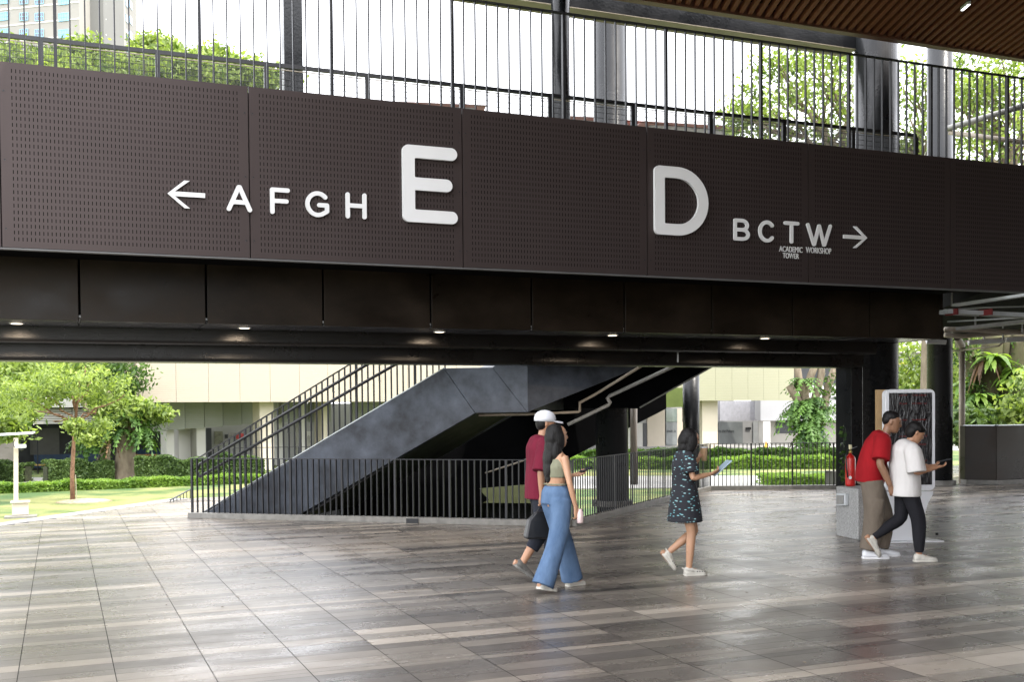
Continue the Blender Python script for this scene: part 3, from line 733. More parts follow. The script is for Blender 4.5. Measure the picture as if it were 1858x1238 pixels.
m_midgrey = MAT('mid_grey_tray', (.24,.25,.25), .5, var=.2, scale=5)
m_dred = MAT('dark_red_clamp', (.09,.005,.006), .6)
# ================================================================ SERVICES UNDER THE RIGHT HAND SLAB
slab = tag(MB().hexa([(12.45,12.0,3.42),(30,11.9,3.42),(30,15.4,3.42),(17.8,20.6,3.42)], [(12.45,12.0,3.85),(30,11.9,3.85),(30,15.4,3.85),(17.8,20.6,3.85)]).build('concrete_soffit', m_deep), 'black soffit slab above the hanging pipes at the right', 'ceiling')
def pipe(name, label, pts, r, mat, cat='pipe', n=12, group=None, square=None):
    P = [ZP(*p) for p in pts]
    if square:
        mb = MB()
        for a_, b_ in zip(P[:-1], P[1:]): mb.bar(a_, b_, square[0], square[1])
        o = mb.build(name, mat)
    else: o = MB().tube(P, r, n).build(name, mat, smooth=True)
    return tag(o, label, cat, group)
pipe('cable_tray', 'pale grey cable tray hanging closest beneath the soffit slab at the right', [(1712,566,15.6),(1900,575,15.9)], 0, m_midgrey, 'tray', square=(.22,.06))
pipe('cable_tray', 'grey tray rising to the right just under the fascia trim', [(1733,554,16.5),(1900,530,15.0)], 0, m_lgrey, 'tray', square=(.12,.04))
pipe('cable_tray', 'dark grey tray with hangers rising right below the pale one', [(1742,597,18),(1900,579,16.5)], 0, m_pipe, 'tray', square=(.2,.05))
pipe('ceiling_pipe', 'slim pale pipe under the pale grey cable tray', [(1719,584,17),(1900,574,16)], .013, m_lgrey)
pipe('ceiling_pipe', 'slim pale pipe above the pale grey cable tray', [(1712,563,17.5),(1790,558,17),(1900,555,17)], .014, m_lgrey)
pipe('ceiling_pipe', 'tan drain pipe running right from the beam end', [(1714,598,19),(1742,598,19),(1900,605,19)], .045, m_tan)
pipe('ceiling_pipe', 'thick tan drain pipe feeding the tan downpipe', [(1714,608,21),(1745,610,21),(1900,598,21)], .05, m_tan)
pipe('ceiling_pipe', 'thin tan pipe crossing behind the tan downpipe', [(1723,638,24.5),(1812,628,22),(1824,618,22)], .02, m_tan)
pipe('cable_tray', 'tan tray in front of the garden tree', [(1752,620,22),(1900,609,21)], 0, m_tan, 'tray', square=(.12,.05))
for i, (x, l) in enumerate(((1727,'left one of the red pipe clamps on the pale tray'),(1789,'right one of the red pipe clamps on the pale tray'))):
    c = ZP(x, 567+i*.5, 15.55+.02*i); tag(MB().box(c.x-.014,c.x+.014,c.y-.113,c.y+.113,c.z-.04,c.z+.045).build('pipe_clamp', m_dred), l, 'clamp', 'red clamps on the tray')
for i, (x, y0, y1, Z) in enumerate(((1727,530,556,16.5),(1770,575,598,18),(1820,590,617,19),(1855,580,606,18.5),(1786,598,616,21))):
    tag(MB().bar(ZP(x,y0,Z), ZP(x,y1,Z), .02, .02, (0,1,0)).build('hanger_rod', m_pipe), 'thin hanger rod between the ceiling trays', 'rod', 'hanger rods under the soffit')
for (xa, ya, xb, yb, Z, l) in ((1681,618.5,1716,620,20,'tube light above the second round column'),(1757,621,1822,617,20,'tube light above the tan downpipe'),(1825,616,1890,613,20,'tube light at the right picture edge above the garden tree')):
    a_, b_ = ZP(xa,ya,Z), ZP(xb,yb,Z); t = thing('tube_light', 'pale slim batten '+l, 'light', a_, 0, 'batten lights under the soffit')
    MB().bar(a_, b_, .09, .05).build('housing', m_signw, t)
    MB().bar(a_-V(0,0,.04), b_-V(0,0,.04), .05, .028).build('diffuser', m_letter, t)
pd = ZP(1745.5,740,24.6)
t = thing('downpipe', 'tan round rainwater downpipe standing right of the second round column', 'pipe', (pd.x,pd.y,0))
MB().cyl(pd.x,pd.y,0,3.13,.066,20).build('pipe', m_tan, t, smooth=True)
MB().tube([V(pd.x,pd.y,3.1), ZP(1737,613,24.2)], .075, 14).build('elbow', m_tan, t)
MB().box(pd.x-.09,pd.x+.55,pd.y-.1,pd.y-.08,1.02,1.06).build('bracket', m_pipe, t)
g0, g1, g2 = G(1751,879), G(1808,880), G(1920,875)
hz = 1.30
t = thing('planter_wall', 'dark olive angled parapet wall in front of the garden tree at the right', 'wall', (g1.x,g1.y,0))
mb = MB()
for a_, b_ in ((g0,g1),(g1,g2)):
    mbb = MB().prism([V(a_.x,a_.y,.1), V(b_.x,b_.y,.1), V(b_.x,b_.y,hz), V(a_.x,a_.y,hz)], V(.03,.18,0)); mbb.build('panel', m_recess, t, bevel=.006)
    MB().prism([V(a_.x-.02,a_.y-.06,.0), V(b_.x,b_.y-.06,.0), V(b_.x,b_.y-.06,.1), V(a_.x-.02,a_.y-.06,.1)], V(.03,.2,0)).build('skirting', m_kerb, t)
    MB().bar(V(a_.x,a_.y+.05,hz+.01), V(b_.x,b_.y+.05,hz+.01), .22, .018).build('coping', m_galv, t)
# pipes under the stairs
pipe('stair_pipe', 'grey sprinkler pipe running level then up beneath the stair landing', [(868,753.5,17.2),(955,752,17.2),(1049,748,17.4),(1052,747,17.4),(1052,731,17.4),(1080,716,17.3),(1158,668,17.1),(1185,652,17.0)], .022, m_tan)
pipe('stair_pipe', 'thicker grey pipe with a double bend rising under the stairs', [(1030,771,17.6),(1080,747,17.6),(1104,735,17.6),(1107,731,17.6),(1102,723,17.6),(1106,719,17.6),(1213,669,17.3),(1250,652,17.2)], .03, m_pipe)
pipe('stair_pipe', 'slim handrail pipe seen low beneath the black underside of the stairs', [(880,859,19),(905,851,19),(945,838,19),(990,820,19)], .014, m_tan)
c = ZP(1190,790,20.5)
pipe('standing_pipe', 'beige vertical pipe right of the black column under the stairs', [(1150,742,21),(1150,880,21)], .07, m_tan)
tag(MB().prism([ZP(1040,741,24), ZP(1257,739,24), ZP(1257,704,24), ZP(1040,704,24)], V(.1,.35,0)).build('green_beam', MAT('olive_green_wall', (.20,.27,.07), .7, var=.15, scale=5)), 'olive green beam between the black stair underside and the slim column', 'beam')
# battens seen in the upper right behind the balustrade
pipe('bracing_tube', 'grey tube rising to the right behind the bridge balustrade', [(1716,234,21),(1890,182,20)], .055, m_pipe)
pipe('bracing_tube', 'brown tube falling to the right behind the bridge balustrade', [(1722,240,21),(1890,262,20)], .045, m_tan)

# ================================================================ KIOSK, PLINTH, EXTINGUISHER
K0 = G(1607,985); kd = (G(1697,983)-K0).normalized(); kn = V(-kd.y, kd.x, 0)
KZ = (K0-CAMP).dot(fw)
def KP(px, py, off=0):
    q = PL(px, py, K0+kn*off, kn); return q
kb = KP(1607,892).z; ktp = KP(1607,707).z; kw = (KP(1697,800)-KP(1607,800)).length
kiosk = thing('information_kiosk', 'tall white information kiosk with a film covered dark screen behind the two boys', 'kiosk', K0)
def rrect(w, h, r, x0=0, z0=0, n=6):
    pts = []
    for cx, cz, a0 in ((w-r,r,-90),(w-r,h-r,0),(r,h-r,90),(r,r,180)):
        for i in range(n+1):
            a = math.radians(a0+90*i/n); pts.append((x0+cx+r*math.cos(a), z0+cz+r*math.sin(a)))
    return pts
def kpoly(pts, o0, o1, name, mat, par=kiosk, bevel=0):
    return MB().prism([K0+kd*x+kn*o0+V(0,0,z) for x, z in pts], kn*(o1-o0)).build(name, mat, par, bevel=bevel)
kh = ktp-kb
kpoly(rrect(kw,kh,.07,0,kb), 0, .11, 'case', m_signw, bevel=.006)
def filmmat():
    m, n, p = newmat('screen_under_film'); N = n.nodes; L = n.links
    tc = N.new('ShaderNodeTexCoord'); mp = N.new('ShaderNodeMapping'); mp.inputs['Rotation'].default_value = (0, .5, 0); mp.inputs['Scale'].default_value = (9, 9, 2.2)
    L.new(tc.outputs['Object'], mp.inputs[0])
    no = N.new('ShaderNodeTexNoise'); no.inputs['Scale'].default_value = 2.4; no.inputs['Detail'].default_value = 6; no.inputs['Distortion'].default_value = 1.2; L.new(mp.outputs[0], no.inputs[0])
    b = N.new('ShaderNodeBump'); b.inputs['Strength'].default_value = .9; b.inputs['Distance'].default_value = .03; L.new(no.outputs[0], b.inputs['Height']); L.new(b.outputs[0], p.inputs['Normal'])
    setp(p, **{'Base Color': (.012,.012,.014,1), 'Roughness': .2, 'Specular IOR Level': .6})
    return m
kpoly([(.045,kb+.075),(kw-.045,kb+.075),(kw-.045,ktp-.045),(.045,ktp-.045)], -.004, .0, 'screen', filmmat())
m_redink = MAT('dark_red_print', (.12,.012,.01), .4, var=.3, scale=20)
rr = random.Random(3)
for row in range(11):
    mb = MB(); zz = ktp-.09-row*.105
    for seg in ((.17,.26),(.33,.5)):
        x = seg[0]*kw/.62
        while x < seg[1]*kw/.62:
            a_ = rr.uniform(.008,.02); mb.add([K0+kd*x+kn*-.006+V(0,0,zz), K0+kd*(x+a_)+kn*-.006+V(0,0,zz+.012), K0+kd*(x+a_)+kn*-.006+V(0,0,zz+.026), K0+kd*x+kn*-.006+V(0,0,zz+.014)], [(0,1,2,3)]); x += .022
    if row in (0,1,3,5,6,8): mb.build('print_row', m_redink, kiosk)
# pedestal: right side curves inwards to the foot
ped = [(0,.015),(kw*.84,.015),(kw*.80,.10),(kw*.80,.20)]
for i in range(9):
    t_ = i/8; ped.append((kw*(.80+.18*(t_**2)), .20+(kb-.05-.20)*t_**.8))
ped += [(kw*.98,kb-.012),(0,kb-.012)]
kpoly(ped, .02, .15, 'pedestal', m_signw, bevel=.006)
kpoly([(-.04,0),(kw*1.12,0),(kw*1.12,.014),(-.04,.014)], -.08, .34, 'foot_plate', m_signw)
tk = KP(1600,800,.16)
t = thing('timber_post', 'tan board standing behind the left edge of the kiosk', 'board', K0-kd*.1)
MB().prism([K0-kd*.02+kn*.2, K0+kd*.10+kn*.2, K0+kd*.10+kn*.2+V(0,0,ktp+.0), K0-kd*.02+kn*.2+V(0,0,ktp+.0)], kn*.06).build('board', MAT('tan_board', (.36,.24,.12), .6, var=.2, scale=5), t)
# plinth
g0 = G(1519,978); w_ = 98
pz = PL(1540,886,g0,V(math.sin(YAW),math.cos(YAW),0)).z
pt = thing('stone_plinth', 'speckled grey stone plinth with a socket box, carrying the fire extinguisher', 'plinth', g0)
gA, gB, gC = G(1517,972), G(1557,981), G(1612,978)
back = V(.25,.62,0)
MB().hexa([gA, gB, gC, gC+back, gA+back][:4] if 0 else [gA, gB, gC, gC+back*.9], [p+V(0,0,pz) for p in (gA, gB, gC, gC+back*.9)]).build('block', m_conc, pt, bevel=.012)
pd_ = (gB-gA).normalized(); pn_ = V(pd_.y,-pd_.x,0)
bx = [PL(x, y, gA+pn_*.001, pn_) for x, y in ((1523,918),(1540,918),(1540,896),(1523,896))]
MB().prism(bx, pn_*.05).build('socket_box', m_lgrey, pt, bevel=.008)
MB().prism([p_*.7+(sum(bx, V(0,0,0))/4)*.3+pn_*.05 for p_ in bx], pn_*.015).build('socket_lid', m_pipe, pt, bevel=.004)
ec = PL(1543,886,gA+V(.17,.16,0),pn_); ec.z = pz
ec = ZP(1543, 884, 14.75); ec.z = pz; 
ext = thing('fire_extinguisher', 'red fire extinguisher with white tag standing on the terrazzo plinth', 'extinguisher', ec)
MB().lathe([(.055,0),(.066,.012),(.068,.03),(.068,.36),(.06,.395),(.035,.42),(.02,.43),(.02,.45)], ec, 28).build('cylinder', m_red, ext, smooth=True)
MB().lathe([(.0245,.448),(.0245,.475),(.015,.48),(.015,.5)], ec, 12).build('valve', MAT('brass_valve', (.5,.36,.12), .35, metal=.8), ext, smooth=True)
mb = MB(); mb.bar(ec+V(-.01,0,.49), ec+V(.1,-.02,.53), .022, .012); mb.bar(ec+V(-.01,0,.475), ec+V(.09,-.02,.468), .02, .01); mb.build('handle', m_metal, ext)
MB().bar(ec+V(-.0,-.0,.5), ec+V(.0,-.0,.56), .03, .03, (0,1,0)).build('tag', MAT('pale_tag', (.6,.55,.35), .5), ext)
MB().tube([ec+V(-.01,-.0,.47), ec+V(-.07,-.02,.48), ec+V(-.1,-.03,.42), ec+V(-.095,-.04,.25), ec+V(-.085,-.05,.12)], .009, 8).build('hose', m_metal, ext, smooth=True)
MB().lathe([(.0685,.08),(.0685,.15)], ec, 28).build('label', m_letter, ext) if 0 else None
q = ec-rt*.0 - fw*.069
MB().tube([V(q.x-.03,q.y,pz+.12), V(q.x-.03,q.y,pz+.12)-V(fw.x,fw.y,0)*.004], .022, 16).build('label', m_letter, ext)
tag(MB().cyl(*(ZP(1700,979,14.75).xy), .0, .03, .02, 8).build('floor_bolt', m_metal), 'small dark bolt at the right end of the kiosk foot plate', 'bolt')
# drain scupper in the kerb
s0 = (G(745,948)-sp0).dot(sdv); o0 = -.21
sc = tag(MB().prism([SP(s0,o0,.0), SP(s0+.2,o0,.0), SP(s0+.2,o0,.075), SP(s0,o0,.075)], -snv*.006).build('drain_outlet', m_metal), 'small dark drain outlet in the kerb of the stair railing', 'drain')

# ================================================================ BUILDINGS
def louvmat(name, col, pitch, line=.45, vert=None):
    m, n, p = newmat(name); N = n.nodes; L = n.links
    tc = N.new('ShaderNodeTexCoord'); sp = N.new('ShaderNodeSeparateXYZ'); L.new(tc.outputs['Object'], sp.inputs[0])
    d = N.new('ShaderNodeMath'); d.operation = 'DIVIDE'; d.inputs[1].default_value = pitch; L.new(sp.outputs[2], d.inputs[0])
    f = N.new('ShaderNodeMath'); f.operation = 'FRACT'; L.new(d.outputs[0], f.inputs[0])
    r = N.new('ShaderNodeValToRGB'); e = r.color_ramp.elements; e[0].position = .0; e[0].color = (line,line,line,1); e[1].position = .28; e[1].color = (1,1,1,1)
    L.new(f.outputs[0], r.inputs[0])
    x = N.new('ShaderNodeMix'); x.data_type = 'RGBA'; x.blend_type = 'MULTIPLY'; x.inputs[0].default_value = 1; x.inputs[6].default_value = (*col, 1)
    L.new(r.outputs[0], x.inputs[7]); L.new(x.outputs[2], p.inputs['Base Color']); setp(p, Roughness=.6)
    b = N.new('ShaderNodeBump'); b.inputs['Strength'].default_value = .6; b.inputs['Distance'].default_value = .02; L.new(f.outputs[0], b.inputs['Height']); L.new(b.outputs[0], p.inputs['Normal'])
    return m
m_louv = louvmat('cream_louvre_cladding', (.40,.35,.28), .1, .68)
m_louvg = louvmat('yellow_green_louvre', (.27,.265,.18), .11, .7)
m_band = louvmat('grey_green_balcony_panel', (.22,.23,.205), .09, .75)
La = ZP(229,730.4,50); Lb = ZP(1441,727.1,77)
bd = V(Lb.x-La.x, Lb.y-La.y, 0); BL = bd.length; bd.normalize(); bn = V(-bd.y, bd.x, 0)
if bn.y < 0: bn = -bn
B0 = V(La.x, La.y, 0)
def BF(px, py, off): return PL(px, py, B0+bn*off, bn)
def bfs(px, off): return (BF(px, 740, off)-B0).dot(bd)
cb = thing('cream_college_building', 'long cream louvred upper storey on white pillars across the lawn', 'building', (B0.x,B0.y,GZ))
zlo = La.z
def bx(s0, s1, o0, o1, z0, z1, name, mat, par=cb, bevel=0):
    q = [B0+bd*s0+bn*o0, B0+bd*s1+bn*o0, B0+bd*s1+bn*o1, B0+bd*s0+bn*o1]
    return MB().hexa([p+V(0,0,z0) for p in q], [p+V(0,0,z1) for p in q]).build(name, mat, par, bevel=bevel)
s_ = 0; js = [bfs(x, 0) for x in (229,259,318,377,436,495,556,617)]; stp = js[3]-js[2]
cuts = js[:2] + [js[1]+stp*k for k in range(1, 60) if js[1]+stp*k < BL-.5] + [BL]
sgreen = bfs(1150, 0)
for a_, b_ in zip(cuts[:-1], cuts[1:]): bx(a_+.008, b_-.008, 0, .2, zlo, 9.0, 'louvre_panel', m_louv if b_ < sgreen else m_louvg)
bx(.05, BL-.05, .22, 9, zlo+.05, 8.9, 'upper_storey', m_white)
# recessed wall, band, pillars
zg = BF(300,787,3).z
for i, (xa, xb) in enumerate(((258,304),(305,335),(336,370),(371,404),(405,438),(439,470),(512,558),(560,600),(640,700),(1240,1270))):
    o_ = 2.5+i*.25 if i < 6 else 4.2
    zb_ = BF((xa+xb)/2, 783-(i*2.6) if i < 6 else 766, o_).z
    bx(bfs(xa,o_), bfs(xb,o_), o_, o_+.12, zb_, zlo+.04, 'balcony_panel', m_band)
def pill(xa, xb, o0, dep, mat=m_white, yb=None, top=None): bx(bfs(xa,o0), bfs(xb,o0), o0, o0+dep, GZ, (top if top else zlo+.04), 'pillar', mat)
for xa, xb, o0 in ((301,315,3.5),(323,343,4.4),(356,372,3.6),(471,496,1.0),(505,512,5),(545,553,4),(583,594,3),(1274,1302,1.0),(1136,1144,5)): pill(xa, xb, o0, .9, m_cream if xa in (471,583,1274) else m_white)
ow_ = 11.0
bx(bfs(372,ow_), bfs(1450,ow_), ow_, ow_+.3, GZ, zlo, 'ground_floor_wall', m_gwall)
bx(bfs(316,7), bfs(372,7), 7, 7.3, GZ, zlo, 'pillar_screen', m_white)
def flatp(x0, x1, y0, y1, off, name, mat, par=cb, th=.05):
    a_ = BF(x0,y1,off); b_ = BF(x1,y1,off); c_ = BF(x1,y0,off); d_ = BF(x0,y0,off)
    d_.z = a_.z+(d_.z-a_.z); return MB().prism([a_, b_, V(b_.x,b_.y,c_.z), V(a_.x,a_.y,d_.z)], bn*-th).build(name, mat, par)
flatp(374,384,777,840,ow_-.05,'doorway',m_dark)
flatp(389,404,783,806,ow_-.05,'poster',MAT('olive_poster',(.14,.14,.10),.5,var=.5,scale=4))
flatp(408,413,789,796,ow_-.05,'poster',m_metal); flatp(415,428,786,793,ow_-.05,'poster',MAT('grey_poster',(.2,.19,.18),.5,var=.5,scale=4))
flatp(428,442,787,797,ow_-.05,'poster',MAT('red_poster',(.45,.03,.03),.5,var=.3,scale=4))
flatp(545,567,783,833,ow_-.05,'window',m_white); 
fig = MAT('grey_figure_print',(.32,.31,.29),.6,var=.3)
def fl(px, py): return BF(px, py, ow_-.12)
MB().prism([fl(551,815),fl(552,803),fl(556,798),fl(557,793),fl(560,790),fl(563,793),fl(562,799),fl(566,803),fl(567,815)], bn*-.03).build('figure_print', fig, cb)
flatp(1166,1173,768,818,ow_-.05,'doorway',m_dark); flatp(1137,1166,768,816,ow_-.03,'wall_panel',m_white)
flatp(1174,1206,742,822,ow_-.03,'wall_panel',m_cream); flatp(1228,1244,742,822,ow_-.03,'wall_panel',m_cream)
m_board = MAT('charcoal_display_board', (.16,.175,.175), .45, var=.35, scale=.35)
flatp(1208,1228,767,808,ow_-.05,'display_board',m_board); flatp(1208,1228,742,766,ow_-.05,'window_pane',m_glass)
flatp(1303,1347,766,808,ow_-.05,'display_board',m_board); flatp(1366,1383,766,808,ow_-.05,'door',MAT('grey_door',(.30,.31,.31),.5,var=.1))
flatp(1353,1362,776,780,ow_-.05,'wall_sign',m_metal)
flatp(1303,1440,728,764,ow_-2.0,'parapet_band',MAT('lavender_grey_glass',(.25,.25,.27),.3),th=.2)
def walltext(s, x0, x1, yt, yb, off, mat):
    cu = bpy.data.curves.new('board_text', 'FONT'); cu.body = s; cu.size = 1; cu.extrude = .002
    o = bpy.data.objects.new('board_text', cu); me = bpy.data.meshes.new_from_object(o); bpy.data.objects.remove(o)
    co = np.array([v.co[:] for v in me.vertices]); mn = co.min(0); mxx = co.max(0)
    a_ = BF(x0,yb,off); b_ = BF(x1,yb,off); h = BF(x0,yt,off).z-a_.z; L_ = (b_-a_)
    for v in me.vertices:
        v.co = a_ + L_*((v.co.x-mn[0])/(mxx[0]-mn[0])) + V(0,0,(v.co.y-mn[1])/(mxx[1]-mn[1])*h) - bn*v.co.z
    link('board_text', me, mat, cb)
walltext('re the Future', 1304, 1332, 779.5, 785.5, ow_-.13, m_dark)
walltext('ance, a', 1210, 1226, 781, 786, ow_-.13, m_dark)
# white building to the right, behind the big garden tree
m_shw = MAT('warm_pale_render',(.30,.285,.25),.7,var=.08,scale=.4); m_shw2 = MAT('cool_pale_render',(.33,.33,.34),.6,var=.05,scale=.4)
wn = V(-math.sin(YAW)*0-.25,-1,0).normalized(); WO = ZP(1480,740,86)
def WF(px, py, off=0): return PL(px, py, WO-wn*off, wn)
def wq(x0, x1, y0, y1, off, th, name, mat, par):
    a_, b_ = WF(x0,y1,off), WF(x1,y1,off); zt = WF(x0,y0,off).z
    return MB().prism([a_, V(b_.x,b_.y,a_.z), V(b_.x,b_.y,zt), V(a_.x,a_.y,zt)], -wn*th).build(name, mat, par)
wb = thing('white_school_block', 'white building with a glazed upper floor behind the garden tree', 'building', (WO.x,WO.y,GZ))
wq(1380,1960,727,824,0,.4,'wall',m_shw,wb); wq(1380,1960,727,764,-1.2,1.2,'balcony_band',m_shw2,wb)
wq(1380,1960,640,727,1.5,.4,'upper_wall',m_gwall,wb); wq(1400,1530,660,700,1.2,.2,'window',m_dark,wb)
wq(1440,1600,700,722,-.5,.15,'balcony_rail',m_white,wb); wq(1620,1700,655,700,1.2,.2,'window',m_glass,wb); wq(1620,1700,658,662,.9,.1,'yellow_strip',MAT('yellow_strip',(.7,.5,.08),.5),wb)
wq(1408,1462,765,787,-.05,.1,'window',m_dark,wb); wq(1385,1398,765,812,-1.4,.9,'pillar',m_white,wb); wq(1490,1494,764,812,-.4,.3,'pillar',m_blue,wb); wq(1400,1960,600,640,1.0,.5,'eaves',m_white,wb)
tag(MB().lathe([(.22,0),(.03,.75)], V(*(ZP(1390,818,70).xy), GZ+.03), 16).build('warning_cone', MAT('orange_cone',(.65,.32,.03),.5)), 'orange warning cone by the white pillar across the road', 'cone')
# left hall
hn = V(.05,-1,0).normalized(); HO = ZP(150,861,54)
def HF(px, py, off=0): return PL(px, py, HO-hn*off, hn)
hb = thing('left_hall_building', 'white two storey hall with louvres above a dark open ground floor behind the trees', 'building', (HO.x,HO.y,GZ))
def hq(x0, x1, y0, y1, off, th, name, mat, z0=None):
    a_, b_ = HF(x0,y1,off), HF(x1,y1,off); zt = HF(x0,y0,off).z; z_ = a_.z if z0 is None else z0
    return MB().prism([V(a_.x,a_.y,z_), V(b_.x,b_.y,z_), V(b_.x,b_.y,zt), V(a_.x,a_.y,zt)], -hn*th).build(name, mat, hb)
hq(-250,330,770,861,4.2,.3,'back_wall',m_dark,GZ); hq(-250,26,797,861,0,.3,'side_wall',MAT('brown_grey_wall',(.13,.12,.105),.7),GZ); hq(-250,330,722,742,-.3,4.4,'floor_slab',m_white)
hq(55,108,778,826,4.0,.1,'wall_panel',MAT('grey_panel',(.09,.09,.085),.5)); hq(62,190,826,850,3.9,.1,'wall_panel',m_blue); hq(250,300,815,850,3.9,.1,'wall_panel',m_blue)
hq(-250,-2,742,771,0,.12,'louvre_frame',m_white)
for (xa, xb) in ((0,58),(62,130),(134,200),(204,262)):
    hq(xa-1.5,xa,742,772,-.05,.2,'louvre_post',m_white)
    mb = MB()
    for k in range(9):
        z = HF(xa,744+k*3.1).z; a_, b_ = HF(xa,744+k*3.1,0), HF(xb,744+k*3.1,0); mb.bar(V(a_.x,a_.y,z), V(b_.x,b_.y,z), .02, .05); 
    mb.build('louvre', m_white, hb)
hq(-250,330,738,772,.5,.1,'louvre_backing',m_dark)
hq(-250,330,640,722,3,.3,'upper_wall',m_dark); 
for x in range(-40, 240, 6): hq(x,x+1.2,706,724,-.2,.05,'rail_bar',m_lgrey)
hq(-60,240,704.5,706,-.2,.06,'hand_rail',m_lgrey)
for x in (68,135,230): hq(x,x+2,771,861,.2,.2,'mullion',m_metal,GZ)
t = thing('canteen_table', 'yellow topped table with bench inside the dark hall', 'table', HF(85,850,2.5))
a_ = HF(62,844,2.5); b_ = HF(110,844,2.5); MB().bar(a_, b_, .8, .06).build('table_top', MAT('yellow_laminate',(.38,.26,.06),.5), t); MB().bar((a_+b_)/2, V(((a_+b_)/2).x,((a_+b_)/2).y,GZ), .4, .4, (0,1,0)).build('leg', m_dark, t)
a_ = HF(248,826,2.5); b_ = HF(287,826,2.5)
t = thing('canteen_table', 'orange table seen right of the ferny tree', 'table', a_); MB().bar(a_, b_, .7, .06).build('table_top', MAT('orange_laminate',(.45,.22,.06),.5), t); MB().bar((a_+b_)/2, V(((a_+b_)/2).x,((a_+b_)/2).y,GZ), .15, .15, (0,1,0)).build('leg', m_tan, t)
# residential tower
TZ = 185
def tower(label, PA, PB, ztop, depth, name='apartment_tower'):
    PA = V(PA.x,PA.y,0); PB = V(PB.x,PB.y,0); d = (PB-PA).normalized(); n = V(-d.y,d.x,0)
    if (CAMP-PA).dot(n) > 0: n = -n
    t = thing(name, label, 'tower', (PA.x,PA.y,GZ))
    L_ = (PB-PA).length
    q = [PA, PB, PB+n*depth, PA+n*depth]
    MB().hexa([p+V(0,0,GZ) for p in q], [p+V(0,0,ztop) for p in q]).build('wall', m_twr, t)
    return t, PA, d, n, L_
m_twr = MAT('pale_tower_render', (.25,.238,.22), .8, var=.05, scale=.2)
m_twr2 = MAT('grey_tower_render', (.13,.128,.122), .8, var=.05, scale=.2)
pa = ZP(-110,40,TZ+6); pb = ZP(144,40,TZ); t, PA, d, n, L_ = tower('pale apartment tower with blue framed windows at the top left', pa, pb, 96, 14)
def tw(pxs, ys, w, hgt, t=t, plane=None, mats=(m_brownf, m_glassb)):
    P0, nn, dd = plane
    for py0 in ys:
        for px, ww, bl in pxs:
            c = PL(px, py0+ (px-50)*.012, P0, nn)
            fr = MB().bar(c-dd*ww/2-nn*.05, c+dd*ww/2-nn*.05, .12, hgt).build('window', mats[1] if bl else mats[0], t)
            m = MB(); 
            for f_ in (-.5,-.25,0,.25,.5): m.bar(c+dd*ww*f_-nn*.14+V(0,0,-hgt/2), c+dd*ww*f_-nn*.14+V(0,0,hgt/2), .07, .05, nn)
            for f_ in (-.5,.0,.5): m.bar(c-dd*ww/2-nn*.14+V(0,0,hgt*f_), c+dd*ww/2-nn*.14+V(0,0,hgt*f_), .05, .07)
            m.build('window_frame', MAT_WF, fr)
MAT_WF = MAT('blue_window_frame', (.22,.48,.68), .5, var=.05)
pl = (PA, n, d)
tw(((8,1.9,1),(44,1.6,0),(72,1.6,0),(116,1.9,1)), (0,30,60), 0, 1.3, t, pl)
for py in (-14,16,46,76):
    c0_ = PL(-110,py-1.5,PA,n); c1_ = PL(144,py+1.5,PA,n); MB().bar(V(c0_.x,c0_.y,(c0_.z+c1_.z)/2)-n*.02, V(c1_.x,c1_.y,(c0_.z+c1_.z)/2)-n*.02, .12, .25).build('ledge', m_white, t)
pa2 = ZP(144,40,TZ+3); pb2 = ZP(188,40,TZ+3); t2, PA2, d2, n2, L2 = tower('grey recessed stair core between the two apartment tower wings', pa2, pb2, 96, 10)
t2.children[0].data.materials[0] = m_twr2
pa3 = ZP(188,40,TZ+4); pb3 = ZP(248,40,TZ+28); t3, PA3, d3, n3, L3 = tower('angled apartment tower wing with small blue windows and ledges', pa3, pb3, 96, 2)
t3.children[0].data.materials[0] = MAT('sun_dimmed_tower_render', (.17,.162,.15), .8, var=.05, scale=.2)  # tower render darkened to hold back the sun on this wing
for yy, slope_ in ((-6,.45),(22,.45),(50,.42),(78,.4)):
    for px, ww in ((200,1.5),(222,1.2),(230,1.8),(237,1.8)):
        c = PL(px, yy+(px-200)*slope_*.9, PA3, n3)
        fr = MB().bar(c-d3*ww/2-n3*.05, c+d3*ww/2-n3*.05, .12, 1.3).build('window', m_glassb, t3)
    c = PL(188,yy+12,PA3,n3); MB().bar(V(c.x,c.y,c.z)-n3*.2, V(c.x,c.y,c.z)-n3*.2+d3*L3, .4, .2).build('ledge', m_white, t3)
# distant pink roofed houses
def house(x0, x1, yr, ye, Z, label, mat=m_redroof):
    a_, b_ = ZP(x0,ye,Z), ZP(x1,ye,Z*1.02); zt = ZP(x0,yr,Z).z; ze = a_.z
    d = V(b_.x-a_.x,b_.y-a_.y,0).normalized(); n = V(-d.y,d.x,0); 
    if n.y < 0: n = -n
    t = thing('distant_apartment_block', label, 'building', (a_.x,a_.y,GZ)); L_ = V(b_.x-a_.x,b_.y-a_.y,0).length; A_ = V(a_.x,a_.y,0)
    q = [A_, A_+d*L_, A_+d*L_+n*10, A_+n*10]
    MB().hexa([p+V(0,0,GZ) for p in q], [p+V(0,0,ze-.02) for p in q]).build('wall', m_gwall, t)
    q = [A_-d-n, A_+d*(L_+1)-n, A_+d*(L_+1)+n*11, A_-d+n*11]
    r0, r1 = A_+d*4+n*5+V(0,0,zt), A_+d*(L_-4)+n*5+V(0,0,zt)
    MB().add([p+V(0,0,ze) for p in q]+[r0, r1], [(0,1,5,4),(2,3,4,5),(1,2,5),(3,0,4),(3,2,1,0)]).build('roof', mat, t)
    for k in range(int(L_/3)):
        c = A_+d*(1.5+3*k)+V(0,0,ze-1.6)-n*.02; MB().bar(c-d*.7, c+d*.7, .1, 1.2).build('window', m_brownf, t)
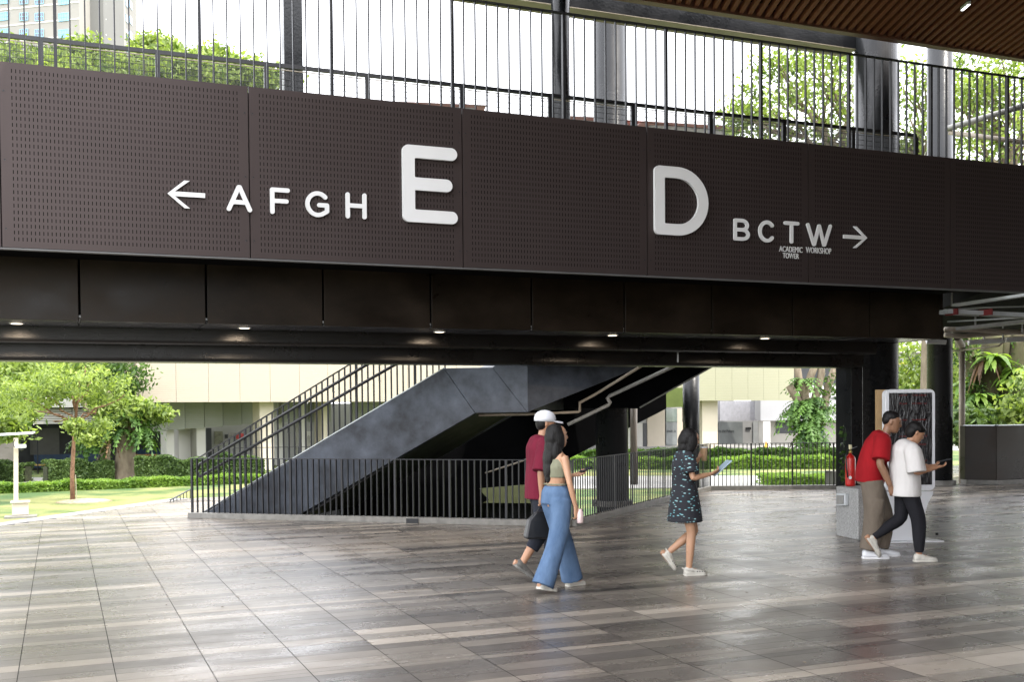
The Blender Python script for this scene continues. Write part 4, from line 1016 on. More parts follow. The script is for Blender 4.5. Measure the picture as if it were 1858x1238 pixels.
house(640,860,165,186,95,'distant block with faded red roof behind the mesh above the letter E'); house(1010,1140,190,214,95,'grey walled distant block with red roof left of the big D behind the mesh')
house(1180,1330,196,226,90,'distant block with pink roof behind the mesh above the big D'); house(1440,1700,235,262,90,'low distant roof behind the mesh near the thick column', m_gwall)

# solar camera post
lb = G(38,940,GZ); t = thing('solar_camera_post', 'cream post with tilted solar panel, camera and cabinet on the lawn', 'post', lb)
Zl = (lb-CAMP).dot(fw)
def LZ(px, py, dz=0): return ZP(px, py, Zl+dz)
q = LZ(38,941); MB().box(q.x-.42,q.x+.42,q.y-.3,q.y+.3,GZ,GZ+.06).build('base_slab', m_kerb, t)
a_, b_ = LZ(22,936), LZ(51,913); MB().box(a_.x,b_.x+.0,a_.y-.05,a_.y+.35,a_.z,b_.z).build('cabinet', m_cream, t, bevel=.02)
MB().box(a_.x-.04,b_.x+.04,a_.y-.1,a_.y+.4,b_.z,b_.z+.035).build('cabinet_lid', m_cream, t)
a_, b_ = LZ(29,913,.1), LZ(29,795,.1); MB().bar(a_, b_, .12, .12, (0,1,0)).build('mast', m_cream, t)
MB().prism([LZ(-30,793), LZ(60,788), LZ(60,790)+V(.05,.35,.06), LZ(-30,795)+V(.05,.35,.06)], V(0,0,.035)).build('solar_panel', m_lgrey, t)
a_ = LZ(36,810); MB().bar(a_-V(.12,0,0), a_+V(.16,-.05,0), .09, .1).build('camera_box', m_signw, t, bevel=.01); MB().ell(LZ(39,815), (.055,.055,.055)).build('camera_dome', m_dark, t, smooth=True)
MB().tube([LZ(27,797), LZ(24,804), LZ(26,812), LZ(33,812)], .012, 6).build('cable', m_dark, t)
# ================================================================ PLANTS
def leafquads(C, size, asp=2.2, droop=0., flat=.0, rng=RNG):
    n = len(C); C = np.asarray(C)
    d = rng.normal(size=(n,3)); d[:,2] -= droop; d[:,2] *= (1-flat); d /= np.linalg.norm(d, axis=1)[:,None]
    r = rng.normal(size=(n,3)); s = np.cross(d, r); s /= np.linalg.norm(s, axis=1)[:,None]
    L_ = size*rng.uniform(.6,1.35,(n,1)); w = L_/asp
    a = C - d*L_/2; b = C + d*L_/2
    v = np.stack([a, C+s*w/2, b, C-s*w/2], 1).reshape(-1,3)
    f = np.arange(n*4).reshape(-1,4); return v, f
def blob_pts(c, r, n, rng=RNG, shell=.55):
    u = rng.normal(size=(n,3)); u /= np.linalg.norm(u, axis=1)[:,None]
    q = (shell + (1-shell)*rng.random((n,1)))**.7
    return np.asarray(c) + u*q*np.asarray(r)
def crown(name, blobs, per, size, mat, parent, clump=.28, per_clump=14, asp=2.2, droop=.2, tone=(.1,1), rng=RNG, flat=0):
    cs, tn = [], []
    for (c, r) in blobs:
        k = max(3, int(per)); P = blob_pts(c, r, k, rng)
        for p in P:
            m = rng.poisson(per_clump)+2; q = p + rng.normal(size=(m,3))*clump*np.array([1,1,.6]); cs.append(q)
            t0 = rng.uniform(*tone); tn.append(np.clip(t0+rng.normal(size=m)*.15, 0, 1))
    cs = np.concatenate(cs); tn = np.concatenate(tn); v, f = leafquads(cs, size, asp, droop, flat, rng)
    return bulk(name, v, f, mat, parent, tone=tn)
def limbs(mb, a, b, r0, r1, n=5, wob=.1, rng=random):
    a = Vector(a); b = Vector(b); P = []; R = []
    L_ = (b-a).length
    for i in range(n+1):
        t = i/n; q = a.lerp(b, t) + V(rng.uniform(-1,1), rng.uniform(-1,1), rng.uniform(-.5,.5))*wob*L_*math.sin(math.pi*t)*.5
        P.append(q); R.append(r0+(r1-r0)*t)
    mb.tube(P, R, 8); return P
def frond(mb_v, mb_f, base, d, L_, w, drop, seg=7, pairs=True):
    base = Vector(base); d = Vector(d).normalized(); P = []
    for i in range(seg+1):
        t = i/seg; P.append(base + d*L_*t + V(0,0,-drop*L_*t*t))
    for i in range(seg):
        a, b = P[i], P[i+1]; dr = (b-a).normalized(); s = dr.cross(V(0,0,1)); s = s.normalized() if s.length > .01 else V(1,0,0)
        wt = w*math.sin(math.pi*(i+.7)/(seg+.7))
        if pairs:
            for sg in (-1,1):
                k = len(mb_v); m = a.lerp(b,.5); mb_v += [a, m+s*sg*wt*.5+dr*.0+V(0,0,-wt*.12), m+s*sg*wt+V(0,0,-wt*.35)+dr*wt*.3, b]; mb_f.append((k,k+1,k+2,k+3))
        else:
            w2 = w*math.sin(math.pi*(i+1.7)/(seg+1.7)) if i < seg-1 else .01
            k = len(mb_v); mb_v += [a-s*wt/2, a+s*wt/2, b+s*w2/2, b-s*w2/2]; mb_f.append((k,k+1,k+2,k+3))
def ferns(name, centers, n, L_, w, mat, parent, drop=.6, up=.3, pairs=True, rng=random):
    v, f, tn = [], [], []
    for c in centers:
        for i in range(n):
            az = rng.uniform(0, 2*math.pi); k = len(f)
            frond(v, f, c, V(math.cos(az), math.sin(az), rng.uniform(up-.3, up+.4)), L_*rng.uniform(.6,1.2), w, drop*rng.uniform(.6,1.5), pairs=pairs)
            tn += [rng.uniform(.1,1)]*(len(f)-k)
    return bulk(name, [tuple(q) for q in v], f, mat, parent, tone=tn)

# ---- young tree on the lawn
sb = G(132,911,GZ); Zs = (sb-CAMP).dot(fw); T = lambda x, y, dz=0: ZP(x, y, Zs+dz)
t = thing('young_tree', 'slim young tree with spreading branches and light feathery crown on the lawn', 'tree', sb)
mb = MB(); mb.tube([sb, T(131,860), T(134,800), T(137,765)], [.085,.07,.06,.055], 10)
tips = [(60,742,.5),(86,718,-1),(110,690,.6),(140,680,-.4),(165,694,.8),(226,716,-.3),(190,733,.5),(96,764,.5),(40,722,-1),(155,665,0)]
for (x, y, dz) in tips: limbs(mb, T(137,767 if y > 700 else 745), T(x,y,dz), .04, .012, 5, .25)
mb.tube([T(137,767), T(140,730), T(143,700)], [.05,.04,.03], 8)
mb.build('trunk', m_barkr, t, smooth=True)
MB().tube([sb+V(.12,0,0), sb+V(.1,0,.9)], .012, 6).build('stake', m_tan, t)
def TB(lst, Z): return [((ZP(x,y,Z+dz)), (r, r*.9, rz)) for x, y, dz, r, rz in lst]
bl = TB([(30,700,0,1.2,.55),(80,690,.8,1.2,.55),(130,680,-.6,1.2,.5),(180,690,.5,1.1,.5),(205,710,0,.6,.35),(55,730,-.6,.8,.3),(100,715,-.8,.7,.3),(170,720,.6,.5,.25),(10,735,0,.7,.4),(120,700,-1,.8,.3),(60,705,-1,.8,.35)], Zs)
crown('crown', bl, 34, .15, m_leafA, t, clump=.15, per_clump=13, asp=2.6)
bl = TB([(160,790,-.6,.45,.28),(180,775,-.5,.4,.22),(135,772,-.6,.3,.2)], Zs-.4)
crown('lower_foliage', bl, 30, .15, m_leafA, t, clump=.11, per_clump=12, asp=2.2)
gm = tag(MB().lathe([(.9,.0),(.7,.05),(.3,.09),(.02,.1)], V(sb.x+.35,sb.y-.1,GZ), 24).build('mulch_mound', MAT('dry_mulch',(.34,.27,.17),.95,var=.4,scale=9,bump=1,bscale=30), smooth=True), 'low mound of dry mulch at the foot of the young tree', 'mulch')
# ---- big ferny tree
bb = G(230,872,GZ); Zb = (bb-CAMP).dot(fw); T = lambda x, y, dz=0: ZP(x, y, Zb+dz)
t = thing('old_tree', 'thick leaning tree trunk wrapped in ferns behind the hedge', 'tree', bb)
mb = MB(); mb.tube([bb-V(0,0,.1), bb+V(0,0,.12), T(228,850), T(228,815), T(231,790), T(240,765), T(252,745)], [.72,.58,.46,.40,.44,.40,.3], 16)
limbs(mb, T(229,800), T(170,752), .25, .14, 5, .2); limbs(mb, T(170,752), T(130,715), .14, .08, 4, .2); limbs(mb, T(240,770), T(190,705), .22, .12, 5, .2); limbs(mb, T(252,748), T(288,742), .14, .05, 4, .2); limbs(mb, T(235,780), T(224,730), .18, .1, 4, .2)
mb.build('trunk', m_bark, t, smooth=True)
ferns('ferns', [T(x,y,z) for x, y, z in ((205,762,-.5),(215,745,-.6),(235,735,-.6),(200,778,-.5),(258,775,-.5),(260,790,-.4),(222,780,-.7),(180,775,-.4),(245,740,-.5),(160,785,.2),(150,800,.5),(195,740,.2),(262,760,0),(170,800,0))], 26, .85, .16, m_leafD, t, drop=.95, up=.2)
ferns('dry_fronds', [T(203,795,-.5), T(222,760,-.6)], 7, .7, .09, m_dead, t, drop=1.6, up=-.2)
crown('crown', TB([(270,745,-.6,.8,.3),(240,733,-.5,.8,.3),(288,755,-.3,.35,.3),(200,740,-.3,.8,.3),(215,760,-.5,.7,.3),(230,750,-.6,.5,.2)], Zb), 46, .26, m_leafA, t, clump=.2, per_clump=9)
# ---- trees filling the left background and seen above the bridge
def bigtree(name, label, base, trunk_r, blobs, per, size, mat, clump=.5, pc=16, grp=None, bark=m_bark, limb_to=None, asp=2.2, tone=(.1,1)):
    t = thing(name, label, 'tree', base, 0, grp)
    mb = MB(); base = Vector(base); top = limb_to or V(base.x, base.y, base.z+4)
    mb.tube([base-V(0,0,.1), base+V(0,0,.3), base.lerp(top,.5)+V(.1,0,0), top], [trunk_r*1.5, trunk_r*1.1, trunk_r*.9, trunk_r*.8], 12)
    for c, r in blobs:
        c = Vector(c); P = limbs(mb, top, c, trunk_r*.5, trunk_r*.1, 6, .25)
        for _ in range(3): limbs(mb, P[3], c+V(random.uniform(-1,1)*r[0], random.uniform(-1,1)*r[1], random.uniform(-.3,1)*r[2])*.8, trunk_r*.2, .02, 4, .2)
    mb.build('trunk', bark, t, smooth=True)
    crown('crown', blobs, per, size, mat, t, clump=clump, per_clump=pc, asp=asp, tone=tone)
    return t
b_ = ZP(-20,900,46); bigtree('shade_tree', 'bright green tree crown at the left picture edge under the bridge', (b_.x,b_.y,GZ), .25, TB([(0,690,0,2.2,1.1),(50,675,1,2.4,.9),(-30,720,0,2,1),(110,672,2,2.2,.7),(20,745,-2,.9,.4),(6,776,-8,.45,.16)], 46), 75, .28, m_leafA, clump=.3, pc=18, limb_to=ZP(-20,730,46))
b_ = ZP(190,880,52); bigtree('shade_tree', 'darker tree crown between the young tree and the cream building', (b_.x,b_.y,GZ), .22, TB([(185,690,1,1.5,1.1),(215,680,0,1.2,1),(150,680,1,1.4,.8),(205,715,0,.7,.5)], 49), 70, .25, m_leafB, clump=.28, pc=16, limb_to=ZP(190,730,49))
for i, (bs, lab) in enumerate((
    ([(-40,118,0,4,1.4),(20,128,0,3.5,1.5),(70,138,2,3.4,1.4),(110,142,0,3,1.4)], 'bushy green treetop behind the mesh balustrade at the far left'),
    ([(150,138,0,2.6,1.4),(158,92,0,.5,.5),(205,136,1,2.8,1.2),(240,142,0,2.6,1.2)], 'yellow green treetop behind the mesh below the apartment tower'),
    ([(290,102,0,1.4,.8),(310,128,0,2.6,1.2),(280,84,0,.7,.35),(340,135,0,2.4,1.1)], 'taller leafy treetop rising above the mesh right of the tower'),
    ([(390,108,0,1.2,.8),(410,135,0,2.6,1.2),(450,140,1,2.2,1.0),(482,150,0,1.6,.9)], 'green treetop behind the mesh above the letter G'))):
    Z = 66+i*3; blobs = TB([(x,y,dz,r,rz) for x, y, dz, r, rz in bs], Z); c = blobs[0][0]
    cx = sum(b[0].x for b in blobs)/len(blobs); cy = sum(b[0].y for b in blobs)/len(blobs)
    bigtree('courtyard_tree', lab, (cx,cy,GZ), .3, blobs, 90, .42, m_leafA, clump=.5, pc=13, grp='courtyard trees beyond the bridge', limb_to=V(cx,cy,16))
# ---- upper right trees
for i, (bs, Z, lab, lt) in enumerate((
    ([(1400,200,0,1.5,1.0),(1440,150,0,2.0,1.0),(1500,130,1,2.0,.9),(1380,250,0,1.3,.9),(1470,200,2,2.0,1.1),(1530,170,0,1.8,1.2),(1540,240,0,1.2,.9),(1350,205,0,.7,.4),(1420,120,0,.9,.4),(1515,105,0,1.3,.5)], 40, 'wide leafy tree seen through the balustrade left of the thick column', (1530,300)),
    ([(1660,150,0,1.7,1.0),(1650,210,1,1.5,1.4),(1680,260,0,1.0,.8)], 38, 'leafy tree between the two round columns above the fascia', (1680,330)),
    ([(1760,130,0,1.8,.9),(1820,120,0,1.9,.9),(1870,160,1,1.9,1.2),(1750,190,0,1.3,.9),(1800,230,2,1.4,1.0),(1860,250,0,1.3,1.2),(1770,270,0,1.1,.8),(1790,170,0,1.2,.7)], 36, 'branching tree seen through the balustrade at the top right', (1840,330)))):
    blobs = TB([(x,y,dz,r,rz) for x, y, dz, r, rz in bs], Z); lt3 = ZP(*lt, Z)
    bigtree('garden_tree', lab, (lt3.x,lt3.y,GZ), .24, blobs, 40, .2, m_leafA, clump=.32, pc=15, grp='garden trees behind the bridge', limb_to=lt3, bark=m_bark)
# ---- garden tree with ferns, centre right
gb = ZP(1475,818,72); gb.z = GZ; Zt = 70; T = lambda x, y, dz=0: ZP(x, y, Zt+dz)
t = thing('fern_tree', 'many stemmed tree with a skirt of ferns behind the garden railing', 'tree', gb)
mb = MB(); mb.tube([gb, T(1474,795), T(1473,780), T(1470,760)], [.6,.52,.46,.42], 14)
for p_ in (((1470,765),(1462,725),(1450,690),(1444,650)), ((1474,768),(1480,720),(1490,680),(1492,640)), ((1480,780),(1495,740),(1503,700),(1520,655)), ((1466,760),(1460,715),(1472,680),(1485,650)), ((1462,750),(1445,722),(1432,700))):
    mb.tube([T(*q) for q in p_], [.30,.27,.24,.22][:len(p_)], 10)
mb.build('trunk', m_bark, t, smooth=True)
ferns('ferns', [T(x,y,z) for x, y, z in ((1455,745,-.7),(1470,738,-.8),(1485,750,-.8),(1450,730,-.3),(1465,765,-.8),(1478,772,-.7),(1495,745,-.3),(1462,785,-.6),(1440,745,-.2),(1475,725,-.5),(1457,690,-.2),(1480,790,-.6),(1468,800,-.6))], 26, 1.35, .26, m_leafD, t, drop=.9, up=.25)
crown('creeper', TB([(1460,760,-.5,1.0,.9),(1470,790,-.5,.6,.8),(1490,745,0,1.1,.6),(1505,700,0,.5,.9)], Zt), 26, .28, m_leafB, t, clump=.25, per_clump=9)
for i, (x, y, l) in enumerate(((1470,640,'leafy crown of the'),)):
    pass
# ---- right garden tree behind the parapet
rb3 = ZP(1800,800,31); rb3.z = GZ; Zr = 31; T = lambda x, y, dz=0: ZP(x, y, Zr+dz)
t = thing('mossy_tree', 'mossy forked tree with bird nest ferns behind the dark parapet', 'tree', rb3)
mb = MB(); mb.tube([rb3, T(1797,780), T(1793,755), T(1789,735)], [.5,.42,.38,.34], 14)
for p_, rr_ in ((((1790,745),(1775,712),(1763,680),(1752,640),(1742,600)),.2), (((1790,742),(1792,700),(1796,665),(1800,630),(1803,590)),.26), (((1795,750),(1806,715),(1815,680),(1822,640),(1826,590)),.13), (((1800,760),(1832,712),(1842,672),(1848,640),(1852,600)),.24), (((1790,770),(1772,735),(1766,700)),.1)):
    mb.tube([T(*q) for q in p_], [rr_*1.5]+[rr_*1.3*(1-.08*k) for k in range(len(p_)-1)], 12)
mb.build('trunk', m_barkm, t, smooth=True)
ferns('nest_ferns', [T(x,y,z) for x, y, z in ((1800,655,-.4),(1806,650,-.5),(1845,672,-.4),(1775,722,-.4),(1790,760,-.5),(1812,745,-.4),(1825,765,-.5),(1750,700,0),(1835,690,-.3))], 22, .72, .15, m_leafE, t, drop=.7, up=.5, pairs=False)
ferns('ferns', [T(x,y,z) for x, y, z in ((1815,770,-.5),(1830,780,-.6),(1848,765,-.6),(1805,750,-.5),(1852,740,-.5),(1770,720,-.4),(1778,735,-.4))], 24, .7, .14, m_leafD, t, drop=.9, up=.3)
ferns('dry_fronds', [T(1783,655,-.5), T(1795,652,-.5)], 8, .45, .12, m_dead, t, drop=1.8, up=-.1, pairs=False)
crown('epiphytes', TB([(1770,705,-.3,.2,.5),(1812,735,-.4,.2,.3),(1840,700,-.3,.4,.5),(1855,650,0,.5,.6),(1748,640,0,.4,.5)], Zr), 34, .13, m_leafB, t, clump=.1, per_clump=10)
for i, (bs, Z, lab) in enumerate((
    ([(1745,770,0,.5,.5),(1775,762,0,.6,.4),(1765,785,-.3,.6,.3)], 29, 'leafy shrub behind the left end of the parapet'),
    ([(1845,745,0,.5,.4),(1870,720,0,.7,.8),(1850,775,0,.6,.3)], 29, 'bright shrub behind the right end of the parapet'))):
    blobs = TB(bs, Z); c = blobs[0][0]; t = thing('garden_shrub', lab, 'shrub', (c.x,c.y,GZ), 0, 'shrubs behind the parapet')
    crown('foliage', blobs, 45, .2, m_leafA if i else m_leafC, t, clump=.14, per_clump=9); mb = MB()
    for b in blobs: limbs(mb, (c.x,c.y,GZ), b[0], .04, .015, 4, .2)
    mb.build('stem', m_bark, t)
for i, (bs, Z, lab) in enumerate((
    ([(1660,700,0,2,1.5),(1700,680,0,2,2),(1640,660,0,2,1.4),(1735,690,0,1.6,1.6),(1740,640,0,1.5,1.2)], 52, 'pale feathery tree between the two round columns'),
    ([(1765,650,2,2,2),(1800,700,0,2,2),(1850,690,0,2.4,2),(1850,640,0,2.2,2),(1740,740,0,1,1.5),(1780,610,0,2,1.5)], 48, 'light green background tree behind the mossy tree'))):
    blobs = TB(bs, Z); c = blobs[0][0]; bigtree('background_tree', lab, (c.x,c.y,GZ), .16, blobs, 62, .3, m_leafA, clump=.35, pc=13, grp='background trees at the right', bark=m_barkm, limb_to=V(c.x,c.y,.8))
# ---- hedges and ground cover
def hedge(name, label, px0, px1, y0b, y1b, ytop, dep, mat, size, n, kind=None, cat='hedge', group=None):
    a_, b_ = G(px0, y0b, GZ), G(px1, y1b, GZ); h = PL(px0, ytop, a_, V(math.sin(YAW),math.cos(YAW),0)).z-GZ
    d = V(b_.x-a_.x,b_.y-a_.y,0); L_ = d.length; d.normalize(); nn = V(-d.y,d.x,0)
    if nn.y < 0: nn = -nn
    u = RNG.random((n,3)); 
    side = RNG.random(n)
    u[:,1] = np.where(side < .45, u[:,1]*.12, u[:,1]); u[:,2] = np.where(side > .7, 1-u[:,2]*.1, u[:,2])
    wob = 1+.10*np.sin(u[:,0]*L_*2.1)+.07*np.sin(u[:,0]*L_*5.3+1)
    C = np.array(a_)[None,:]*np.array([1,1,0]) + np.outer(u[:,0]*L_, np.array(d)) + np.outer(u[:,1]*dep, np.array(nn)); C[:,2] = GZ + u[:,2]*h*wob
    v, f = leafquads(C, size, 1.8)
    tn = np.clip(RNG.random(n)*.7+.3*np.sin(u[:,0]*L_*3)*.5+.15, 0, 1)
    if kind == 'stuff':
        return tag(bulk(name, v, f, mat, tone=tn), label, None, None, 'stuff')
    t = thing(name, label, cat, a_, 0, group); bulk('foliage', v, f, mat, t, tone=tn)
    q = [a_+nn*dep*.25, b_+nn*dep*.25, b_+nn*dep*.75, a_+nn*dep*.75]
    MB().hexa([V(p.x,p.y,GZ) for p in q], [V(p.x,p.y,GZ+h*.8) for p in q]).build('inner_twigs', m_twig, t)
    return t
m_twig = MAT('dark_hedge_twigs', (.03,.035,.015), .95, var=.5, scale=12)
hedge('clipped_hedge', 'clipped hedge at the left edge behind the solar camera post', -60, 40, 877, 877, 841, 1.0, m_leafC, .13, 9000, group='clipped hedges on the lawn')
hedge('clipped_hedge', 'clipped hedge between the young tree and the ferny old tree', 90, 208, 880, 874, 840, 1.0, m_leafC, .13, 12000, group='clipped hedges on the lawn')
hedge('clipped_hedge', 'clipped hedge running right from the old tree behind the stair railing', 245, 480, 876, 870, 833, 1.1, m_leafC, .13, 20000, group='clipped hedges on the lawn')
hedge('ground_cover', None, -60, 480, 899, 877, 883, 1.3, m_leafE, .16, 16000, 'stuff')
hedge('ground_cover', None, 1000, 1720, 836, 834, 819, 1.6, m_leafB, .3, 16000, 'stuff')
hedge('ground_cover', None, 1000, 1720, 853, 851, 834, 1.8, m_leafE, .26, 18000, 'stuff')
hedge('ground_cover', None, 1400, 1600, 886, 884, 868, 2.4, m_leafE, .17, 12000, 'stuff')
# climbing plant on the pier
t0 = ZP(1532,880,17.9); t = thing('climbing_plant', 'thin climbing plant with round leaves on the black pier', 'plant', (t0.x,t0.y,0))
P = [ZP(1532+3*math.sin(k*1.3), 884-k*9, 17.9) for k in range(13)]; P[0].z = 0
MB().tube(P, .006, 5).build('stem', m_leafB, t)
cs = np.array([ZP(1531+random.uniform(-7,5), 884-random.random()*108, 17.9+random.uniform(-.1,.05)) for _ in range(70)])
v, f = leafquads(cs, .075, 1.3); bulk('leaves', v, f, m_leafB, t, tone=RNG.random(70)*.6)
# fallen leaves on the tiles
spots = [(404,1103),(302,1099),(236,1029),(480,1150),(795,1118),(961,1143),(1355,1077),(1643,1077),(1758,1099),(1548,1167),(1459,1204),(1137,1094),(1065,1073),(623,1073)]
for (x, y) in spots:
    g = G(x, y); a = random.uniform(0, 6.28); s = random.uniform(.012,.022)
    o = MB().add([g+V(math.cos(a)*s,math.sin(a)*s,.004), g+V(-math.sin(a)*s*.5,math.cos(a)*s*.5,.009), g+V(-math.cos(a)*s,-math.sin(a)*s,.004), g+V(math.sin(a)*s*.5,-math.cos(a)*s*.5,.008)], [(0,1,2,3)]).build('fallen_leaf', m_bark)
    tag(o, 'tiny dry leaf lying on the plaza tiles', 'leaf', 'dry leaves scattered on the tiles')
# ================================================================ PEOPLE
m_skin = MAT('tan_skin', (.42,.235,.14), .5, var=.06, scale=9); m_skin2 = MAT('brown_skin', (.22,.115,.065), .5, var=.06, scale=9)
m_skin3 = MAT('light_brown_skin', (.36,.19,.11), .5, var=.06, scale=9)
m_hair = MAT('black_hair', (.005,.0042,.004), .5, var=.4, scale=14, stretch=(3,3,.4), bump=.6, bscale=50, spec=.25)
m_sole = MAT('off_white_shoe', (.52,.50,.44), .6, var=.08)
def basis(fwd):
    f = Vector(fwd).normalized(); return f
class Fig:
    def __init__(s, origin, heading, H):
        s.o = Vector(origin); s.f = V(math.cos(heading), math.sin(heading), 0); s.l = V(-math.sin(heading), math.cos(heading), 0); s.k = H/1.72
    def P(s, p): return s.o + (s.f*p[0] + s.l*p[1] + V(0,0,1)*p[2])*s.k
    def D(s, p): return s.f*p[0] + s.l*p[1] + V(0,0,1)*p[2]
def ringpts(F, c, a, b, ax, side, n=20, sq=2.0):
    # ellipse centred at c, in the plane spanned by ax (half a) and side (half b); local coords
    out = []
    for k in range(n):
        t = 2*math.pi*k/n; ct, st = math.cos(t), math.sin(t)
        e = 2/sq; x = a*math.copysign(abs(ct)**e, ct); y = b*math.copysign(abs(st)**e, st)
        out.append(F.P(Vector(c) + Vector(ax)*x + Vector(side)*y))
    return out
def limb_rings(F, pts, rad, n=14, asp=1.0, ref=(0,1,0)):
    rings = []
    pts = [Vector(p) for p in pts]
    for i, p in enumerate(pts):
        d = (pts[min(i+1,len(pts)-1)]-pts[max(i-1,0)]).normalized(); s = Vector(ref); s = (s-d*s.dot(d)).normalized(); u = d.cross(s)
        r = rad[i]; ra, rb = (r if not hasattr(r,'__len__') else (r[0])), (r*asp if not hasattr(r,'__len__') else r[1])
        rings.append(ringpts(F, p, ra, rb, u, s, n))
    return rings
def subdiv(pts, rad, m=4):   # smooth in-between stations
    P, R = [], []
    pts = [Vector(p) for p in pts]
    for i in range(len(pts)-1):
        p0, p1, p2, p3 = pts[max(i-1,0)], pts[i], pts[i+1], pts[min(i+2,len(pts)-1)]
        for j in range(m):
            t = j/m; q = .5*((2*p1)+(p2-p0)*t+(2*p0-5*p1+4*p2-p3)*t*t+(3*p1-p0-3*p2+p3)*t**3)
            P.append(q.lerp(p1.lerp(p2,t), .45)); a, b = np.array(rad[i], float), np.array(rad[i+1], float); s = t*t*(3-2*t)*.5+t*.5; R.append(tuple(np.atleast_1d(a+(b-a)*s)) if np.ndim(a) else float(a+(b-a)*s))
    P.append(pts[-1]); R.append(rad[-1] if not hasattr(rad[-1],'__len__') else tuple(rad[-1])); return P, R
def remeshed(mb, name, mat, parent, vox, smooth_it=2):
    me = bpy.data.meshes.new(name); me.from_pydata(mb.v, [], mb.f); me.update()
    bm = bmesh.new(); bm.from_mesh(me); bmesh.ops.recalc_face_normals(bm, faces=bm.faces); bm.to_mesh(me); bm.free()
    o = bpy.data.objects.new(name, me); COL.objects.link(o)
    r = o.modifiers.new('r', 'REMESH'); r.mode = 'VOXEL'; r.voxel_size = vox
    if smooth_it: s = o.modifiers.new('s', 'SMOOTH'); s.iterations = smooth_it; s.factor = .5
    dg = bpy.context.evaluated_depsgraph_get(); m2 = bpy.data.meshes.new_from_object(o.evaluated_get(dg)); bpy.data.objects.remove(o)
    m2.materials.clear(); m2.name = name
    return link(name, m2, mat, parent, smooth=True)
def hand(F, mb, wrist, d, palm, size=1.0, curl=.6, side=1):
    # d: pointing direction of the hand, palm: palm normal (fingers curl towards it), side: thumb side
    wrist = Vector(wrist); d = Vector(d).normalized(); pn = Vector(palm); pn = (pn-d*pn.dot(d)).normalized(); s = d.cross(pn)*side
    z = size
    P, R = [wrist, wrist+d*.03*z, wrist+d*.06*z, wrist+d*.09*z], [(.017,.026),(.016,.034),(.014,.040),(.012,.038)]
    rings = [ringpts(F, p, r[0]*z, r[1]*z, pn, s, 12) for p, r in zip(P, R)]; mb.loft(rings)
    for i, (off, L_) in enumerate(((.029,.072),(.010,.080),(-.010,.075),(-.028,.058))):
        b = wrist+d*.085*z+s*off*z; pts = [b]; dd = d.copy(); seg = L_*z/3
        for k in range(3):
            a = curl*(.45 if k == 0 else .75)*(1+.12*i); dd = (dd*math.cos(a)+pn*math.sin(a)).normalized(); pn2 = pn
            pts.append(pts[-1]+dd*seg)
            # rotate the bending plane with the finger
            pn = (pn - dd*pn.dot(dd)).normalized() if abs(pn.dot(dd)) < .98 else pn
        mb.loft(limb_rings(F, pts, [.0095*z,.009*z,.0082*z,.007*z], 8, ref=tuple(s)))
        pn = Vector(palm); pn = (pn-d*pn.dot(d)).normalized()
    b = wrist+d*.028*z+s*.028*z; td = (d*.75+s*.65+pn*.25).normalized(); t2 = (d*.9+s*.15+pn*.45).normalized()
    mb.loft(limb_rings(F, [b, b+td*.035*z, b+td*.035*z+t2*.03*z, b+td*.035*z+t2*.052*z], [.014*z,.012*z,.0105*z,.008*z], 8, ref=(0,0,1)))
def head(F, mb, c, fwd, upv, male=True):
    # c: centre of the skull; fwd, upv local directions
    c = Vector(c); f = Vector(fwd).normalized(); u = Vector(upv); u = (u-f*u.dot(f)).normalized(); s = u.cross(f)
    # profile stations from chin to crown: height, forward centre, half depth, half width
    st = [(-.118,.048,.022,.020),(-.108,.040,.045,.036),(-.088,.026,.066,.052),(-.06,.012,.083,.062),(-.03,.004,.091,.068),(0,0,.096,.073),(.03,-.004,.098,.076),(.06,-.008,.092,.072),(.085,-.012,.074,.058),(.103,-.014,.045,.036),(.11,-.014,.018,.014)]
    mb.loft([ringpts(F, c+u*h+f*o, a, b, f, s, 24, 2.15) for h, o, a, b in st])
    # nose, brow, lips, ears
    mb.loft([ringpts(F, c+u*h+f*o, a, b, f, s, 8) for h, o, a, b in ((.02,.088,.010,.008),(.0,.094,.014,.010),(-.022,.100,.018,.014),(-.034,.094,.018,.017),(-.040,.088,.010,.012))])
    mb.ell(F.P(c+u*.028+f*.082), (.018*F.k,.05*F.k,.010*F.k), 10, 6, rot=Matrix((F.D(f), F.D(s), F.D(u))).transposed())
    mb.ell(F.P(c-u*.064+f*.082), (.016*F.k,.024*F.k,.010*F.k), 10, 6, rot=Matrix((F.D(f), F.D(s), F.D(u))).transposed())
    for sg in (-1,1): mb.ell(F.P(c-f*.008+s*sg*.076-u*.005), (.016*F.k,.008*F.k,.030*F.k), 8, 6, rot=Matrix((F.D(f), F.D(s), F.D(u))).transposed())
def face_parts(F, par, c, fwd, upv, lip):
    c = Vector(c); f = Vector(fwd).normalized(); u = Vector(upv); u = (u-f*u.dot(f)).normalized(); s = u.cross(f)
    R_ = Matrix((F.D(f), F.D(s), F.D(u))).transposed()
    mb = MB()
    for sg in (-1,1): mb.ell(F.P(c+u*.008+f*.083+s*sg*.032), (.009*F.k,.013*F.k,.007*F.k), 10, 6, rot=R_)
    mb.build('eyes', m_hair, par, smooth=True)
    mb = MB()
    for sg in (-1,1): mb.ell(F.P(c+u*.036+f*.089+s*sg*.033), (.007*F.k,.02*F.k,.0045*F.k), 10, 6, rot=R_)
    mb.build('eyebrows', m_hair, par, smooth=True)
    MB().ell(F.P(c-u*.064+f*.092), (.009*F.k,.022*F.k,.007*F.k), 10, 6, rot=R_).build('lips', lip, par, smooth=True)
m_lip = MAT('lips', (.28,.10,.08), .5)
